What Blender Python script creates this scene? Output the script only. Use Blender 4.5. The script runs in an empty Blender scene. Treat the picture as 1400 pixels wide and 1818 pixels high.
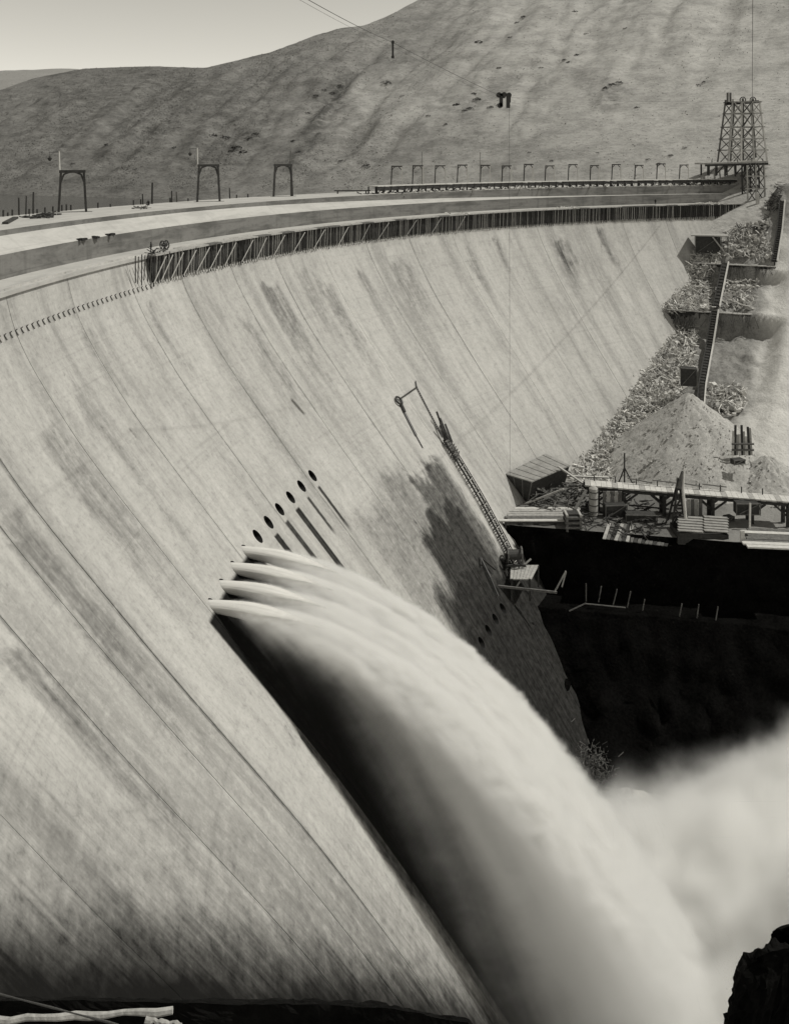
import bpy, bmesh, math, random
import numpy as np
from mathutils import Vector, Matrix, noise as mnoise

random.seed(7); rng = np.random.default_rng(7)
scene = bpy.context.scene
COL = scene.collection
R_ = math.radians

# ------------------------------------------------------------------ camera, sky, sun, exposure
F_PX, HOR = 1600.0, 279.5                      # focal length and horizon row, in px of the 1400 px wide photograph
cam_d = bpy.data.cameras.new('camera'); cam = bpy.data.objects.new('camera', cam_d); COL.objects.link(cam)
cam_d.sensor_fit = 'HORIZONTAL'; cam_d.sensor_width = 36.0; cam_d.lens = 36.0 * F_PX / 1400.0
cam_d.shift_y = -(909.0 - HOR) / 1400.0        # view camera with a dropped front: verticals stay vertical
cam_d.clip_start = 0.5; cam_d.clip_end = 6000
cam.rotation_euler = (R_(90), 0, 0)
scene.camera = cam

SUN_EL, SUN_AZ = R_(56), R_(2.5)                  # azimuth from +X towards +Y
sd = Vector((math.cos(SUN_EL) * math.cos(SUN_AZ), math.cos(SUN_EL) * math.sin(SUN_AZ), math.sin(SUN_EL)))
world = bpy.data.worlds.new('World'); scene.world = world; world.use_nodes = True
wn = world.node_tree.nodes; wl = world.node_tree.links; wn.clear()
sky = wn.new('ShaderNodeTexSky'); sky.sky_type = 'NISHITA'; sky.sun_disc = False
sky.sun_elevation = SUN_EL; sky.sun_rotation = math.pi / 2 - SUN_AZ
sky.dust_density = 0.0; sky.air_density = 1.0
bw = wn.new('ShaderNodeRGBToBW'); tint = wn.new('ShaderNodeMixRGB'); tint.blend_type = 'MULTIPLY'
tint.inputs[0].default_value = 1; tint.inputs[2].default_value = (1.0, 0.965, 0.86, 1)
bg = wn.new('ShaderNodeBackground'); bg.inputs[1].default_value = 0.1
wo = wn.new('ShaderNodeOutputWorld')
wl.new(sky.outputs[0], bw.inputs[0]); wl.new(bw.outputs[0], tint.inputs[1])
wl.new(tint.outputs[0], bg.inputs[0]); wl.new(bg.outputs[0], wo.inputs[0])
sun_d = bpy.data.lights.new('sun', 'SUN'); sun = bpy.data.objects.new('sun', sun_d); COL.objects.link(sun)
sun_d.energy = 2.3; sun_d.angle = R_(0.5); sun_d.color = (1.0, 0.975, 0.90)
sun.rotation_euler = sd.to_track_quat('Z', 'Y').to_euler(); sun.location = (60, 100, 120)

vs = scene.view_settings
vs.view_transform = 'Standard'; vs.look = 'None'; vs.gamma = 1.0; vs.exposure = 0.38; vs.use_curve_mapping = False
scene.display_settings.display_device = 'sRGB'
cy = scene.cycles
cy.volume_bounces = 12; cy.max_bounces = 14; cy.diffuse_bounces = 3; cy.transparent_max_bounces = 16
cy.volume_step_rate = 1.0; cy.use_denoising = True

def sstep(a, b, x):
    t = min(max((x-a)/(b-a), 0), 1); return t*t*(3-2*t)

# ------------------------------------------------------------------ helpers
def px(x, y, Y):
    return Vector(((x - 700.0) / F_PX * Y, Y, -(y - HOR) / F_PX * Y))
def on_level(x, y, h):
    return px(x, y, F_PX * h / (y - HOR))

CX, CY, RD = 152.96, 82.17, 200.0
def cyl(th, w, h):                              # dam coordinates: angle, distance inwards from the deck edge, depth below the camera
    r = RD - w
    return Vector((CX - r * math.cos(th), CY + r * math.sin(th), -h))
PH = [13.736, 17.986 - 0.25, 26.99, 40.99, 62.99, 102.99]
PW = [6.62, 7.73, 12.96, 23.8, 42.2, 70.2]
def _pchip(x, xs, ys):
    n = len(xs); d = [(ys[i+1]-ys[i])/(xs[i+1]-xs[i]) for i in range(n-1)]
    m = [d[0]] + [2*d[i-1]*d[i]/(d[i-1]+d[i]) for i in range(1, n-1)] + [d[-1]]
    i = min(max(int(np.searchsorted(xs, x)) - 1, 0), n-2)
    H = xs[i+1]-xs[i]; t = (x-xs[i])/H
    return ((2*t**3-3*t**2+1)*ys[i] + (t**3-2*t**2+t)*H*m[i] + (-2*t**3+3*t**2)*ys[i+1] + (t**3-t**2)*H*m[i+1])
def fw(h):                                      # face profile: inward offset at depth h
    return _pchip(h, PH, PW)
_hh = np.linspace(13.0, 104.0, 2000); _ww = np.array([fw(a) for a in _hh])
_vv = np.concatenate([[0], np.cumsum(np.hypot(np.diff(_hh), np.diff(_ww)))])
def fv(h): return float(np.interp(h, _hh, _vv))
def face(th, h, out=0.0):                       # a point on the face, pushed out by 'out' along its normal
    s = (fw(h+.2)-fw(h-.2))/.4; n = math.hypot(1, s)
    return cyl(th, fw(h) + out/n, h - out*s/n)
def theta_at(x, w):                             # angle at which picture column x meets radius RD-w
    u = (x-700)/F_PX; r = RD-w; a = u*u+1; b = -2*(u*CX+CY); c = CX*CX+CY*CY-r*r
    Y = (-b+math.sqrt(b*b-4*a*c))/(2*a); return math.atan2(Y-CY, CX-u*Y)

class MB:
    def __init__(s): s.v = []; s.f = []
    def add(s, vs_, fs): o = len(s.v); s.v += [tuple(a) for a in vs_]; s.f += [tuple(i+o for i in f) for f in fs]; return s
    def box(s, c, size, M=None):
        x, y, z = [a/2 for a in size]
        pts = [Vector(p) for p in ((-x,-y,-z),(x,-y,-z),(x,y,-z),(-x,y,-z),(-x,-y,z),(x,-y,z),(x,y,z),(-x,y,z))]
        if M is not None: pts = [M @ p for p in pts]
        c = Vector(c)
        return s.add([p + c for p in pts], [(3,2,1,0),(4,5,6,7),(0,1,5,4),(1,2,6,5),(2,3,7,6),(3,0,4,7)])
    def beam(s, a, b, w, h=None, roll=0.0):
        a, b = Vector(a), Vector(b); h = w if h is None else h
        d = b-a; L = d.length
        if L < 1e-6: return s
        z = d/L; up = Vector((0,0,1)) if abs(z.z) < .95 else Vector((0,1,0))
        x = z.cross(up).normalized(); y = x.cross(z)
        if roll: x, y = x*math.cos(roll)+y*math.sin(roll), y*math.cos(roll)-x*math.sin(roll)
        pts = []
        for q in (a, b):
            pts += [q - x*w/2 - y*h/2, q + x*w/2 - y*h/2, q + x*w/2 + y*h/2, q - x*w/2 + y*h/2]
        return s.add(pts, [(3,2,1,0),(4,5,6,7),(0,1,5,4),(1,2,6,5),(2,3,7,6),(3,0,4,7)])
    def tube(s, pts, r, n=6, cap=True):
        pts = [Vector(p) for p in pts]; rs = r if isinstance(r, (list, tuple)) else [r]*len(pts)
        vs_ = []; fs = []
        for i, p in enumerate(pts):
            d = (pts[min(i+1, len(pts)-1)] - pts[max(i-1, 0)]).normalized()
            up = Vector((0,0,1)) if abs(d.z) < .9 else Vector((1,0,0))
            x = d.cross(up).normalized(); y = x.cross(d)
            for k in range(n):
                a = 2*math.pi*k/n; vs_.append(p + (x*math.cos(a)+y*math.sin(a))*rs[i])
        for i in range(len(pts)-1):
            for k in range(n): fs.append((i*n+k, i*n+(k+1)%n, (i+1)*n+(k+1)%n, (i+1)*n+k))
        if cap: fs += [tuple(range(n))[::-1], tuple((len(pts)-1)*n+k for k in range(n))]
        return s.add(vs_, fs)
    def build(s, name, m, parent=None, smooth=False):
        me = bpy.data.meshes.new(name); me.from_pydata(s.v, [], s.f); me.materials.append(m)
        if smooth: me.polygons.foreach_set('use_smooth', [True]*len(me.polygons))
        me.update(); return link(name, me, parent)
def link(name, me, parent=None):
    o = bpy.data.objects.new(name, me); COL.objects.link(o)
    if parent is not None: o.parent = parent; o.matrix_parent_inverse = Matrix.Identity(4); 
    return o
def tag(o, label=None, cat=None, group=None, kind=None):
    if label: o['label'] = label
    if cat: o['category'] = cat
    if group: o['group'] = group
    if kind: o['kind'] = kind
    return o
def thing(name, label, cat, loc=(0,0,0), rz=0.0, group=None):
    o = bpy.data.objects.new(name, None); COL.objects.link(o); o.location = loc; o.rotation_euler = (0,0,rz)
    o.empty_display_size = 0.5
    return tag(o, label, cat, group)
def dup(root, loc, rz=0.0, label=None, scale=None):
    r = root.copy(); COL.objects.link(r); r.location = loc; r.rotation_euler = (0,0,rz)
    if scale: r.scale = scale
    if label: r['label'] = label
    for ch in list(root.children):
        c = ch.copy(); COL.objects.link(c); c.parent = r
        for g in list(ch.children):
            d = g.copy(); COL.objects.link(d); d.parent = c
    return r
def N(x, y, z=0.0, o=4, H=0.6):                 # fractal noise, about -1..1
    return mnoise.fractal(Vector((x, y, z)), H, 2.1, o, noise_basis='PERLIN_ORIGINAL')
# ------------------------------------------------------------------ materials
def g(v, a=1.0): return (v, v*0.985, v*0.945, a)
class NT:
    def __init__(s, name):
        s.m = bpy.data.materials.new(name); s.m.use_nodes = True; s.t = s.m.node_tree; s.t.nodes.clear()
        s.out = s.t.nodes.new('ShaderNodeOutputMaterial')
    def n(s, typ, **kw):
        nd = s.t.nodes.new(typ)
        for k, v in kw.items(): setattr(nd, k, v)
        return nd
    def l(s, a, b): s.t.links.new(a, b)
    def val(s, sock, v):
        if isinstance(v, (int, float)): sock.default_value = v
        elif isinstance(v, tuple): sock.default_value = v
        else: s.l(v, sock)
    def math(s, op, a, b=0.0, c=None, clamp=False):
        nd = s.n('ShaderNodeMath', operation=op, use_clamp=clamp); s.val(nd.inputs[0], a); s.val(nd.inputs[1], b)
        if c is not None: s.val(nd.inputs[2], c)
        return nd.outputs[0]
    def smooth(s, v, a, b, lo=0.0, hi=1.0):
        nd = s.n('ShaderNodeMapRange', interpolation_type='SMOOTHSTEP')
        s.val(nd.inputs[0], v); s.val(nd.inputs[1], a); s.val(nd.inputs[2], b); s.val(nd.inputs[3], lo); s.val(nd.inputs[4], hi)
        return nd.outputs[0]
    def noise(s, vec, scale=(1,1,1), detail=4, rough=.55, dist=0.0):
        mp = s.n('ShaderNodeMapping'); mp.inputs['Scale'].default_value = scale; s.l(vec, mp.inputs[0])
        nd = s.n('ShaderNodeTexNoise'); nd.inputs['Scale'].default_value = 1; nd.inputs['Detail'].default_value = detail
        nd.inputs['Roughness'].default_value = rough; nd.inputs['Distortion'].default_value = dist
        s.l(mp.outputs[0], nd.inputs['Vector']); return nd.outputs['Fac']
    def mix(s, fac, a, b, mode='MIX'):
        nd = s.n('ShaderNodeMixRGB', blend_type=mode); s.val(nd.inputs[0], fac); s.val(nd.inputs[1], a); s.val(nd.inputs[2], b)
        return nd.outputs[0]
    def bsdf(s, col, rough=.85, bump=None, bs=.3, bd=.05, spec=.3):
        p = s.n('ShaderNodeBsdfPrincipled'); s.val(p.inputs['Base Color'], col); s.val(p.inputs['Roughness'], rough)
        p.inputs['Specular IOR Level'].default_value = spec
        if bump is not None:
            b = s.n('ShaderNodeBump'); b.inputs['Strength'].default_value = bs; b.inputs['Distance'].default_value = bd
            s.l(bump, b.inputs['Height']); s.l(b.outputs[0], p.inputs['Normal'])
        s.l(p.outputs[0], s.out.inputs[0]); return s.m

def simple(name, v, var=.35, scale=1.0, rough=.85, stretch=(1,1,1), bs=.3, bd=.05, spec=.25):
    t = NT(name); tc = t.n('ShaderNodeTexCoord').outputs['Object']
    n1 = t.noise(tc, tuple(scale*a for a in stretch), 5, .6); n2 = t.noise(tc, tuple(scale*7*a for a in stretch), 3, .6)
    f = t.math('MULTIPLY_ADD', n2, .5, t.math('MULTIPLY', n1, .5))
    f = t.smooth(f, .3, .7)
    return t.bsdf(t.mix(f, g(v*(1-var)), g(v*(1+var))), rough, n2, bs, bd, spec)

M = {}
M['timber_dark'] = simple('timber_dark', .045, .5, 2.0, .8)
M['timber_mid'] = simple('timber_mid', .13, .5, 1.5, .8)
M['timber_pale'] = simple('timber_pale', .36, .35, 1.5, .8)
M['timber_white'] = simple('timber_white', .55, .2, 1.5, .8)
M['debris_white'] = simple('debris_white', .72, .12, 1.5, .8)
M['iron'] = simple('iron', .035, .4, 3.0, .5, spec=.4)
M['cable'] = simple('cable', .05, .2, 3.0, .5)
M['cloth_dark'] = simple('cloth_dark', .03, .4, 4.0, .9)
M['cloth_pale'] = simple('cloth_pale', .3, .3, 4.0, .9)
M['skin'] = simple('skin', .35, .1, 4.0, .7)
M['hole'] = simple('hole', .012, .3, 1.0, .9)
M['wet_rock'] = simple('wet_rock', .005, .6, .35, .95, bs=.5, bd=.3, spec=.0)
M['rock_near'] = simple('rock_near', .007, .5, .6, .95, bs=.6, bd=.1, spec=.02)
M['gravel'] = simple('gravel', .42, .35, 1.6, .95, bs=.9, bd=.15)
M['shrub'] = simple('shrub', .06, .5, .8, .95)
M['roof_boards'] = simple('roof_boards', .27, .3, .8, .85, (1,1,1))

# --- the concrete of the battered face, in (u along the arc, v down the slope) metres
TH_OUT = [.287 - .025*i for i in range(10)]; H_OUT = 46.2; TH_LOW = [.447, .422, .397, .372, .347]; H_LOW = 73.6
US = 190.0
def concrete_face():
    t = NT('face_concrete'); uv = t.n('ShaderNodeUVMap', uv_map='face').outputs[0]
    sep = t.n('ShaderNodeSeparateXYZ'); t.l(uv, sep.inputs[0]); u, v = sep.outputs[0], sep.outputs[1]
    big = t.noise(uv, (.035, .02, 1), 4, .55)
    streak = t.noise(uv, (.30, .014, 1), 5, .62, .4)
    fines = t.noise(uv, (2.2, .05, 1), 4, .65)
    lift = t.noise(uv, (.02, 1.6, 1), 3, .6)
    grain = t.noise(uv, (3.0, 2.2, 1), 5, .7)
    blot = t.noise(uv, (.22, .13, 1), 6, .62, .6)
    s = t.smooth(streak, .52, .78); mott = t.noise(uv, (.7, .20, 1), 6, .62); dust = t.noise(uv, (1.6, 1.3, 1), 6, .8); hair = t.noise(uv, (5.5, .10, 1), 3, .6)
    base = t.mix(t.smooth(big, .3, .7), g(.40), g(.49))
    rung = t.noise(uv, (.9, 5.0, 1), 3, .7); cell = t.noise(uv, (.75, .9, 1), 5, .7)
    base = t.mix(t.math('MULTIPLY', s, .48), base, g(.17)); broad = t.noise(uv, (.16, .008, 1), 5, .6); base = t.mix(t.math('MULTIPLY', t.smooth(broad, .46, .68), .5), base, g(.19))
    base = t.mix(t.math('MULTIPLY', t.smooth(mott, .48, .70), .26), base, g(.20)); base = t.mix(t.math('MULTIPLY', t.smooth(mott, .48, .32), .35), base, g(.55))
    base = t.mix(t.math('MULTIPLY', t.smooth(dust, .5, .68), .30), base, g(.17)); base = t.mix(t.math('MULTIPLY', t.smooth(dust, .5, .34), .25), base, g(.58))
    base = t.mix(t.math('MULTIPLY', t.smooth(hair, .56, .78), .20), base, g(.14))
    base = t.mix(t.math('MULTIPLY', t.smooth(fines, .5, .8), .20), base, g(.20))
    base = t.mix(t.math('MULTIPLY', t.smooth(lift, .54, .74), .20), base, g(.20))
    base = t.mix(t.math('MULTIPLY', t.smooth(blot, .5, .75), .34), base, g(.20))
    base = t.mix(t.math('MULTIPLY', t.smooth(grain, .5, .75), .30), base, g(.16))
    # wet patches and runs, plus painted jet shadow and lower-left shade
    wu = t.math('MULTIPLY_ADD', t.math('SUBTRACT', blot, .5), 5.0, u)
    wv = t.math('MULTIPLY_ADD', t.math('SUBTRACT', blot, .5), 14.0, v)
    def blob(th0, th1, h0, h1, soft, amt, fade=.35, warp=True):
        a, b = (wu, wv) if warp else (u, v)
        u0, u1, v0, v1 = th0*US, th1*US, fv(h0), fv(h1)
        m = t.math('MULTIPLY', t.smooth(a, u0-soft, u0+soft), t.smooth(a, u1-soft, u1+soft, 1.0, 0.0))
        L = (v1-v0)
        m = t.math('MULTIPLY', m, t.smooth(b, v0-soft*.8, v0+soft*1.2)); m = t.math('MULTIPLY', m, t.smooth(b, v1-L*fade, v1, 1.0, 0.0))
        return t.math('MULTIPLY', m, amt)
    base = t.mix(t.math('MULTIPLY', t.smooth(rung, .54, .76), .16), base, g(.17))
    base = t.mix(t.math('MULTIPLY', t.smooth(cell, .54, .72), .32), base, g(.15))
    base = t.mix(t.math('MULTIPLY', t.smooth(cell, .46, .30), .30), base, g(.56))
    darkened = None
    def acc(m):
        nonlocal darkened
        darkened = m if darkened is None else t.math('MAXIMUM', darkened, m)
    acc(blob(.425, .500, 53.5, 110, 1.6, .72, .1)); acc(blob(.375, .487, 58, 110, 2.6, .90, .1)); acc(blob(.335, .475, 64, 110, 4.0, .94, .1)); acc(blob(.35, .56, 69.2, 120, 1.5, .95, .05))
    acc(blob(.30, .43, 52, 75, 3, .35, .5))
    acc(blob(.0462, .148, 46.4, 118, .30, .995, .02, False)); acc(blob(.036, .17, 56, 118, 1.0, .80, .02)); acc(blob(.07, .16, 50, 118, 1.2, 1.0, .02)); acc(blob(.17, .34, 68, 110, 5, .92, .05))  # the jets' cast shadow painted in, over spray-soaked concrete
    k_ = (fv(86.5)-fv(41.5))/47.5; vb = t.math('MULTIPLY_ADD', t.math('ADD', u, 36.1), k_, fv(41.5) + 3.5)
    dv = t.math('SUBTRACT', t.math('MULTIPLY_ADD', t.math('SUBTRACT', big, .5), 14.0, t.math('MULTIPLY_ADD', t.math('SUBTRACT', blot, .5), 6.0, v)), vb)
    acc(t.math('MULTIPLY', t.smooth(dv, -13.0, 4.0), 1.0)); acc(t.math('MULTIPLY', t.smooth(dv, -26.0, -2.0), .38))  # shade at the lower left, painted as a dark gradient
    rs = random.Random(3)
    for a, b, c, d, e in ((.455,.48,21,40,.22),(.483,.505,23,46,.38),(.56,.572,24,34,.30),(.623,.655,22,38,.30),(.833,.842,20,34,.6),(.945,.962,21,36,.66),(.966,.975,23,31,.4),(1.035,1.05,20,32,.5),(.77,.783,21,38,.33),
                          (.335,.35,27,45,.36),(.39,.42,22,40,.46),(.215,.226,20,33,.34),(.12,.135,20,30,.28),(.02,.05,27,50,.30),(.08,.092,24,47,.3),(-.055,-.03,30,60,.38),(.185,.194,38,60,.22),(-.105,-.088,36,72,.4),(-.185,-.155,34,80,.32)):
        acc(t.math('MULTIPLY', blob(a, b, c, d, 1.3, e*1.0, .7), t.smooth(mott, .34, .6, .5, 1.0)))
    for a in (-.245, -.167, -.091, -.050, -.018, .127, .206, .278, .357, .432, .597, .678):       # seepage along the joints
        acc(t.math('MULTIPLY', t.math('MULTIPLY', t.smooth(t.math('ABSOLUTE', t.math('SUBTRACT', u, a*US - .12)), .05, .42, 1.0, 0.0), t.smooth(streak, .40, .62)), .55 if a < 0 else .24))
    for i, (L, am, w) in enumerate(((6, .75, .4), (5, .7, .38), (9.5, .78, .75), (8.5, .72, .6), (9, .8, .7))):
        th = TH_OUT[i] - .0028; dw = w/US
        acc(blob(th-dw, th+dw, H_OUT+1.25, H_OUT+1.6+L, .18, min(.95, am+.14), .35, False))
    mod = t.math('ADD', t.math('MULTIPLY', t.math('SUBTRACT', fines, .5), 1.1), t.math('MULTIPLY', t.math('SUBTRACT', cell, .45), 1.3))
    darkened = t.math('MULTIPLY_ADD', t.math('MULTIPLY', mod, darkened), t.math('MULTIPLY', t.math('SUBTRACT', 1.02, darkened), 2.2), darkened, True)
    base = t.mix(darkened, base, g(.010))
    rough = t.smooth(darkened, 0, 1, .9, .75)
    bump = t.math('ADD', t.math('MULTIPLY', grain, .4), t.math('ADD', t.math('MULTIPLY', lift, .5), t.math('MULTIPLY', fines, .3)))
    return t.bsdf(base, rough, bump, .5, .08, .04)
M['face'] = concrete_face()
def concrete_bands(name, v, dark, amt):
    t = NT(name); uv = t.n('ShaderNodeUVMap', uv_map='face').outputs[0]
    a = t.noise(uv, (.12, .5, 1), 5, .6, .5); b = t.noise(uv, (.9, 1.6, 1), 5, .65); c = t.noise(uv, (.5, .06, 1), 3, .6)
    d = t.noise(uv, (.03, 2.5, 1), 3, .6)
    col = t.mix(t.math('MULTIPLY', t.smooth(a, .42, .68), amt), g(v), g(dark))
    col = t.mix(t.math('MULTIPLY', t.smooth(b, .5, .75), amt*.8), col, g(dark))
    col = t.mix(t.math('MULTIPLY', t.smooth(c, .52, .7), amt*.6), col, g(dark))
    col = t.mix(t.math('MULTIPLY', t.smooth(d, .55, .7), amt*.7), col, g(dark))
    return t.bsdf(col, .9, b, .4, .06, .2)
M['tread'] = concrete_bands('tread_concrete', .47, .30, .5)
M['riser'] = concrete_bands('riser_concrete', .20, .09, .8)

# ------------------------------------------------------------------ the setting: hills, water, canyon floor, right bank
LS = .48; LY = .88                                # uphill direction of the right bank, in plan
def slope_smooth(s):
    return float(np.interp(s, [150, 186, 196.3, 215.4, 245.5, 262.5, 274.3, 286, 300], [66, 66, 62.7, 55, 39.8, 30, 20, 8.0, 7.6]))
def bank_h(X, Y):
    s = LS*X + LY*Y; c = .88*X - .48*Y; a = slope_smooth(s)
    b = float(np.interp(s, [186, 196.3, 215, 232, 244.5, 245.3, 247.5, 261.4, 262.2, 264.5, 274.3], [66, 63, 57, 50.5, 45.6, 40.2, 39.6, 34.4, 30.4, 29.4, 20])) if 186 < s < 274.3 else a
    w = sstep(-21, -27, c); h = a*(1-w) + b*w
    if s > 280: h = max(h, 7.6)
    h += 6*sstep(-36, -46, c)*sstep(268, 276, s)*sstep(304, 292, s) + 9*sstep(-27, -34, c)*sstep(274, 283, s)*sstep(298, 290, s)*(1-sstep(-36, -46, c))
    return h + 60*sstep(-52, -74, c)*sstep(276, 290, s) + 40*sstep(290, 306, Y)
def earth(name, base, dark, light, k):
    t = NT(name); tc = t.n('ShaderNodeTexCoord').outputs['Object']
    a = t.noise(tc, (.012*k,)*3, 6, .6, .3); b = t.noise(tc, (.12*k,)*3, 6, .65); c = t.noise(tc, (.9*k,)*3, 4, .7)
    col = t.mix(t.smooth(a, .3, .7), g(dark), g(base)); col = t.mix(t.math('MULTIPLY', t.smooth(b, .45, .75), .55), col, g(light))
    col = t.mix(t.math('MULTIPLY', t.smooth(c, .5, .72), .6), col, g(dark*.6))
    return t.bsdf(col, .95, c, .8, .5/k, .1)
def hill_mat():
    t = NT('hill_grass'); tc = t.n('ShaderNodeTexCoord').outputs['Object']; sep = t.n('ShaderNodeSeparateXYZ'); t.l(tc, sep.inputs[0])
    a = t.noise(tc, (.012, .012, .02), 6, .6, .3); b = t.noise(tc, (.07, .07, .2), 6, .7); c = t.noise(tc, (.45, .45, 1.2), 5, .75); d = t.noise(tc, (1.2, 1.2, 1.2), 3, .7)
    haze = t.smooth(t.math('MULTIPLY_ADD', t.math('SUBTRACT', a, .5), 260.0, sep.outputs[0]), -110, 130)   # haze brightening painted into the grass towards the right
    col = t.mix(haze, g(.205), g(.45)); drk = t.mix(haze, g(.10), g(.27)); lit = t.mix(haze, g(.25), g(.53))
    col = t.mix(t.math('MULTIPLY', t.smooth(b, .42, .68), .75), col, drk); col = t.mix(t.math('MULTIPLY', t.smooth(b, .45, .28), .6), col, lit)
    col = t.mix(t.math('MULTIPLY', t.smooth(c, .48, .66), .75), col, drk); col = t.mix(t.math('MULTIPLY', t.smooth(d, .45, .3), .4), col, lit)
    return t.bsdf(col, .95, c, .7, .6, .1)
M['hill'] = hill_mat()
M['far_hill'] = earth('far_hill_grass', .30, .26, .33, .3)
def bank_mat():
    t = NT('bank_earth'); tc = t.n('ShaderNodeTexCoord').outputs['Object']; sep = t.n('ShaderNodeSeparateXYZ'); t.l(tc, sep.inputs[0])
    a = t.noise(tc, (.05,)*3, 6, .6, .4); b = t.noise(tc, (.35,)*3, 6, .7); c = t.noise(tc, (1.8,)*3, 4, .75)
    cc = t.math('ADD', t.math('MULTIPLY', sep.outputs[0], .88), t.math('MULTIPLY', sep.outputs[1], -.48)); ss = t.math('ADD', t.math('MULTIPLY', sep.outputs[0], .48), t.math('MULTIPLY', sep.outputs[1], .88))
    pale = t.math('MULTIPLY', t.smooth(t.math('MULTIPLY_ADD', t.math('SUBTRACT', a, .5), 9.0, cc), -31, -24), t.smooth(ss, 268, 280, 1.0, 0.0))   # bare blasted rock on the right
    col = t.mix(pale, g(.30), g(.66)); drk = t.mix(pale, g(.13), g(.54))
    col = t.mix(t.math('MULTIPLY', t.smooth(a, .45, .7), .6), col, drk); col = t.mix(t.math('MULTIPLY', t.smooth(b, .48, .7), .7), col, drk); col = t.mix(t.math('MULTIPLY', t.smooth(c, .5, .68), .7), col, drk)
    flat = t.smooth(ss, 188, 192, 1.0, 0.0); col = t.mix(t.math('MULTIPLY', flat, .7), col, g(.10))
    return t.bsdf(col, .95, t.math('ADD', c, t.math('MULTIPLY', b, 2.0)), .9, .25, .1)
M['bank'] = bank_mat()

ridge_px = [(-600, 205), (-200, 172), (0, 160), (60, 138), (150, 121), (260, 117), (365, 120), (480, 92), (560, 62), (605, 49), (645, 45), (690, 27), (740, 0), (900, -80), (1100, -170), (1400, -300), (2200, -420)]
rx = [(a-700)/F_PX for a, b in ridge_px]; re_ = [(HOR-b)/F_PX for a, b in ridge_px]
def hill_mesh():
    nu, ny = 330, 230; us = np.linspace(-.80, .80, nu); mb = MB()
    for i, u in enumerate(us):
        e = float(np.interp(u, rx, re_)); k = LS*u+LY; m = .5
        Yr = min(max(292/(k - e/m), 380), 900)    # where a bank rising from the shore reaches this skyline
        Y0 = 270/k
        for j in range(ny):
            tt = j/(ny-1)
            if tt < .80: Y = Y0 + (Yr-Y0)*(tt/.80)
            else: Y = Yr + (tt-.8)/.2*500
            X = u*Y; s = k*Y; c = .88*X - .48*Y
            tr = (Y-Y0)/(Yr-Y0)
            if tr <= 1:
                zr = e*Yr; z0 = -24.0
                z = z0 + (zr-z0)*(tr**.93)
                z += 0.0
            else:
                z = e*Y - .28*(Y-Yr)**1.0*sstep(0, 1, (Y-Yr)/160) - .00025*(Y-Yr)**2
            wgt = sstep(0.05, .35, tr)*sstep(1.0, .78, tr) if tr < 1 else 0
            cw = c + 10*N(c*.02, s*.012, 3.1, 3)
            spur = (abs(N(cw*.017, s*.0016, 7.7, 3)) * -13 + N(cw*.055, s*.004, 1.3, 3)*4.4)*(.75-.35*sstep(-.05, .2, u))
            z += wgt*(spur + 1.5 + 2.2*N(X*.03, Y*.03, 2.2, 4))
            z += (.75*N(X*.22, Y*.22, 5, 3))*(1 if tr < 1.3 else 0)*sstep(0, .1, tr)*min(1, wgt+.35)
            mb.v.append((X, Y, z))
    for i in range(nu-1):
        for j in range(ny-1):
            a = i*ny+j; mb.f.append((a, a+ny, a+ny+1, a+1))
    o = mb.build('hillside', M['hill'], None, True); tag(o, 'long grassy hillside with diagonal gullies rising behind the dam', None, None, 'structure'); return o
hill = hill_mesh()
def far_hill():
    mb = MB(); nu, ny = 60, 14
    for i in range(nu):
        u = -.95 + i*.6/(nu-1)
        for j in range(ny):
            Y = 1500 + j*90; e = (HOR - (126 + 8*(u+.44)*10*0 + 3*math.sin(u*22)))/F_PX
            z = -20 + (e*1950+20)*math.sin(min(1, (Y-1500)/450)*math.pi/2) - max(0, Y-1950)*.05
            mb.v.append((u*Y, Y, z + 5*N(u*9, Y*.004, 2)))
    for i in range(nu-1):
        for j in range(ny-1): a = i*ny+j; mb.f.append((a, a+ny, a+ny+1, a+1))
    tag(mb.build('distant_hill', M['far_hill'], None, True), 'pale distant hill showing at the far left of the skyline', None, None, 'structure')
far_hill()
# plain under everything
t = NT('plain'); M['plain'] = t.bsdf(g(.14), .95)
tag(MB().add([(-5000,-300,-110),(5000,-300,-110),(5000,5600,-110),(-5000,5600,-110)], [(0,1,2,3)]).build('ground', M['plain']), 'low ground reaching to the horizon', None, None, 'structure')
# reservoir behind the dam
t = NT('water'); tc = t.n('ShaderNodeTexCoord').outputs['Object']
rip = t.noise(tc, (.5, .5, .5), 4, .6); bnd = t.noise(tc, (.01, .05, 1), 3, .6)
M['water'] = t.bsdf(t.mix(bnd, g(.05), g(.10)), .16, rip, .35, .15, .5)
def reservoir():
    mb = MB(); n = 60; a0, a1 = -.75, 1.5
    for i in range(n+1):
        th = a0 + (a1-a0)*i/n
        p = cyl(th, -17, 17.0); q = Vector((p.x-CX, p.y-CY, 0)).normalized()
        mb.v += [tuple(p), tuple(p + q*(260 if th < 1.0 else 120))]
    for i in range(n): mb.f.append((2*i, 2*i+2, 2*i+3, 2*i+1))
    tag(mb.build('reservoir', M['water']), 'still grey reservoir water held behind the dam', None, None, 'structure')
reservoir()
# river pool and canyon floor below the dam
t = NT('river'); tc = t.n('ShaderNodeTexCoord').outputs['Object']
foam = t.noise(tc, (.15, .15, .15), 6, .65, .8); M['river'] = t.bsdf(t.mix(t.smooth(foam, .42, .62), g(.05), g(.6)), .4, foam, .6, .4)
tag(MB().add([(-30,-60,-96),(260,-60,-96),(260,165,-96),(-30,165,-96)], [(0,1,2,3)]).build('river', M['river']), 'foaming river pool at the foot of the dam', None, None, 'structure')

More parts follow.
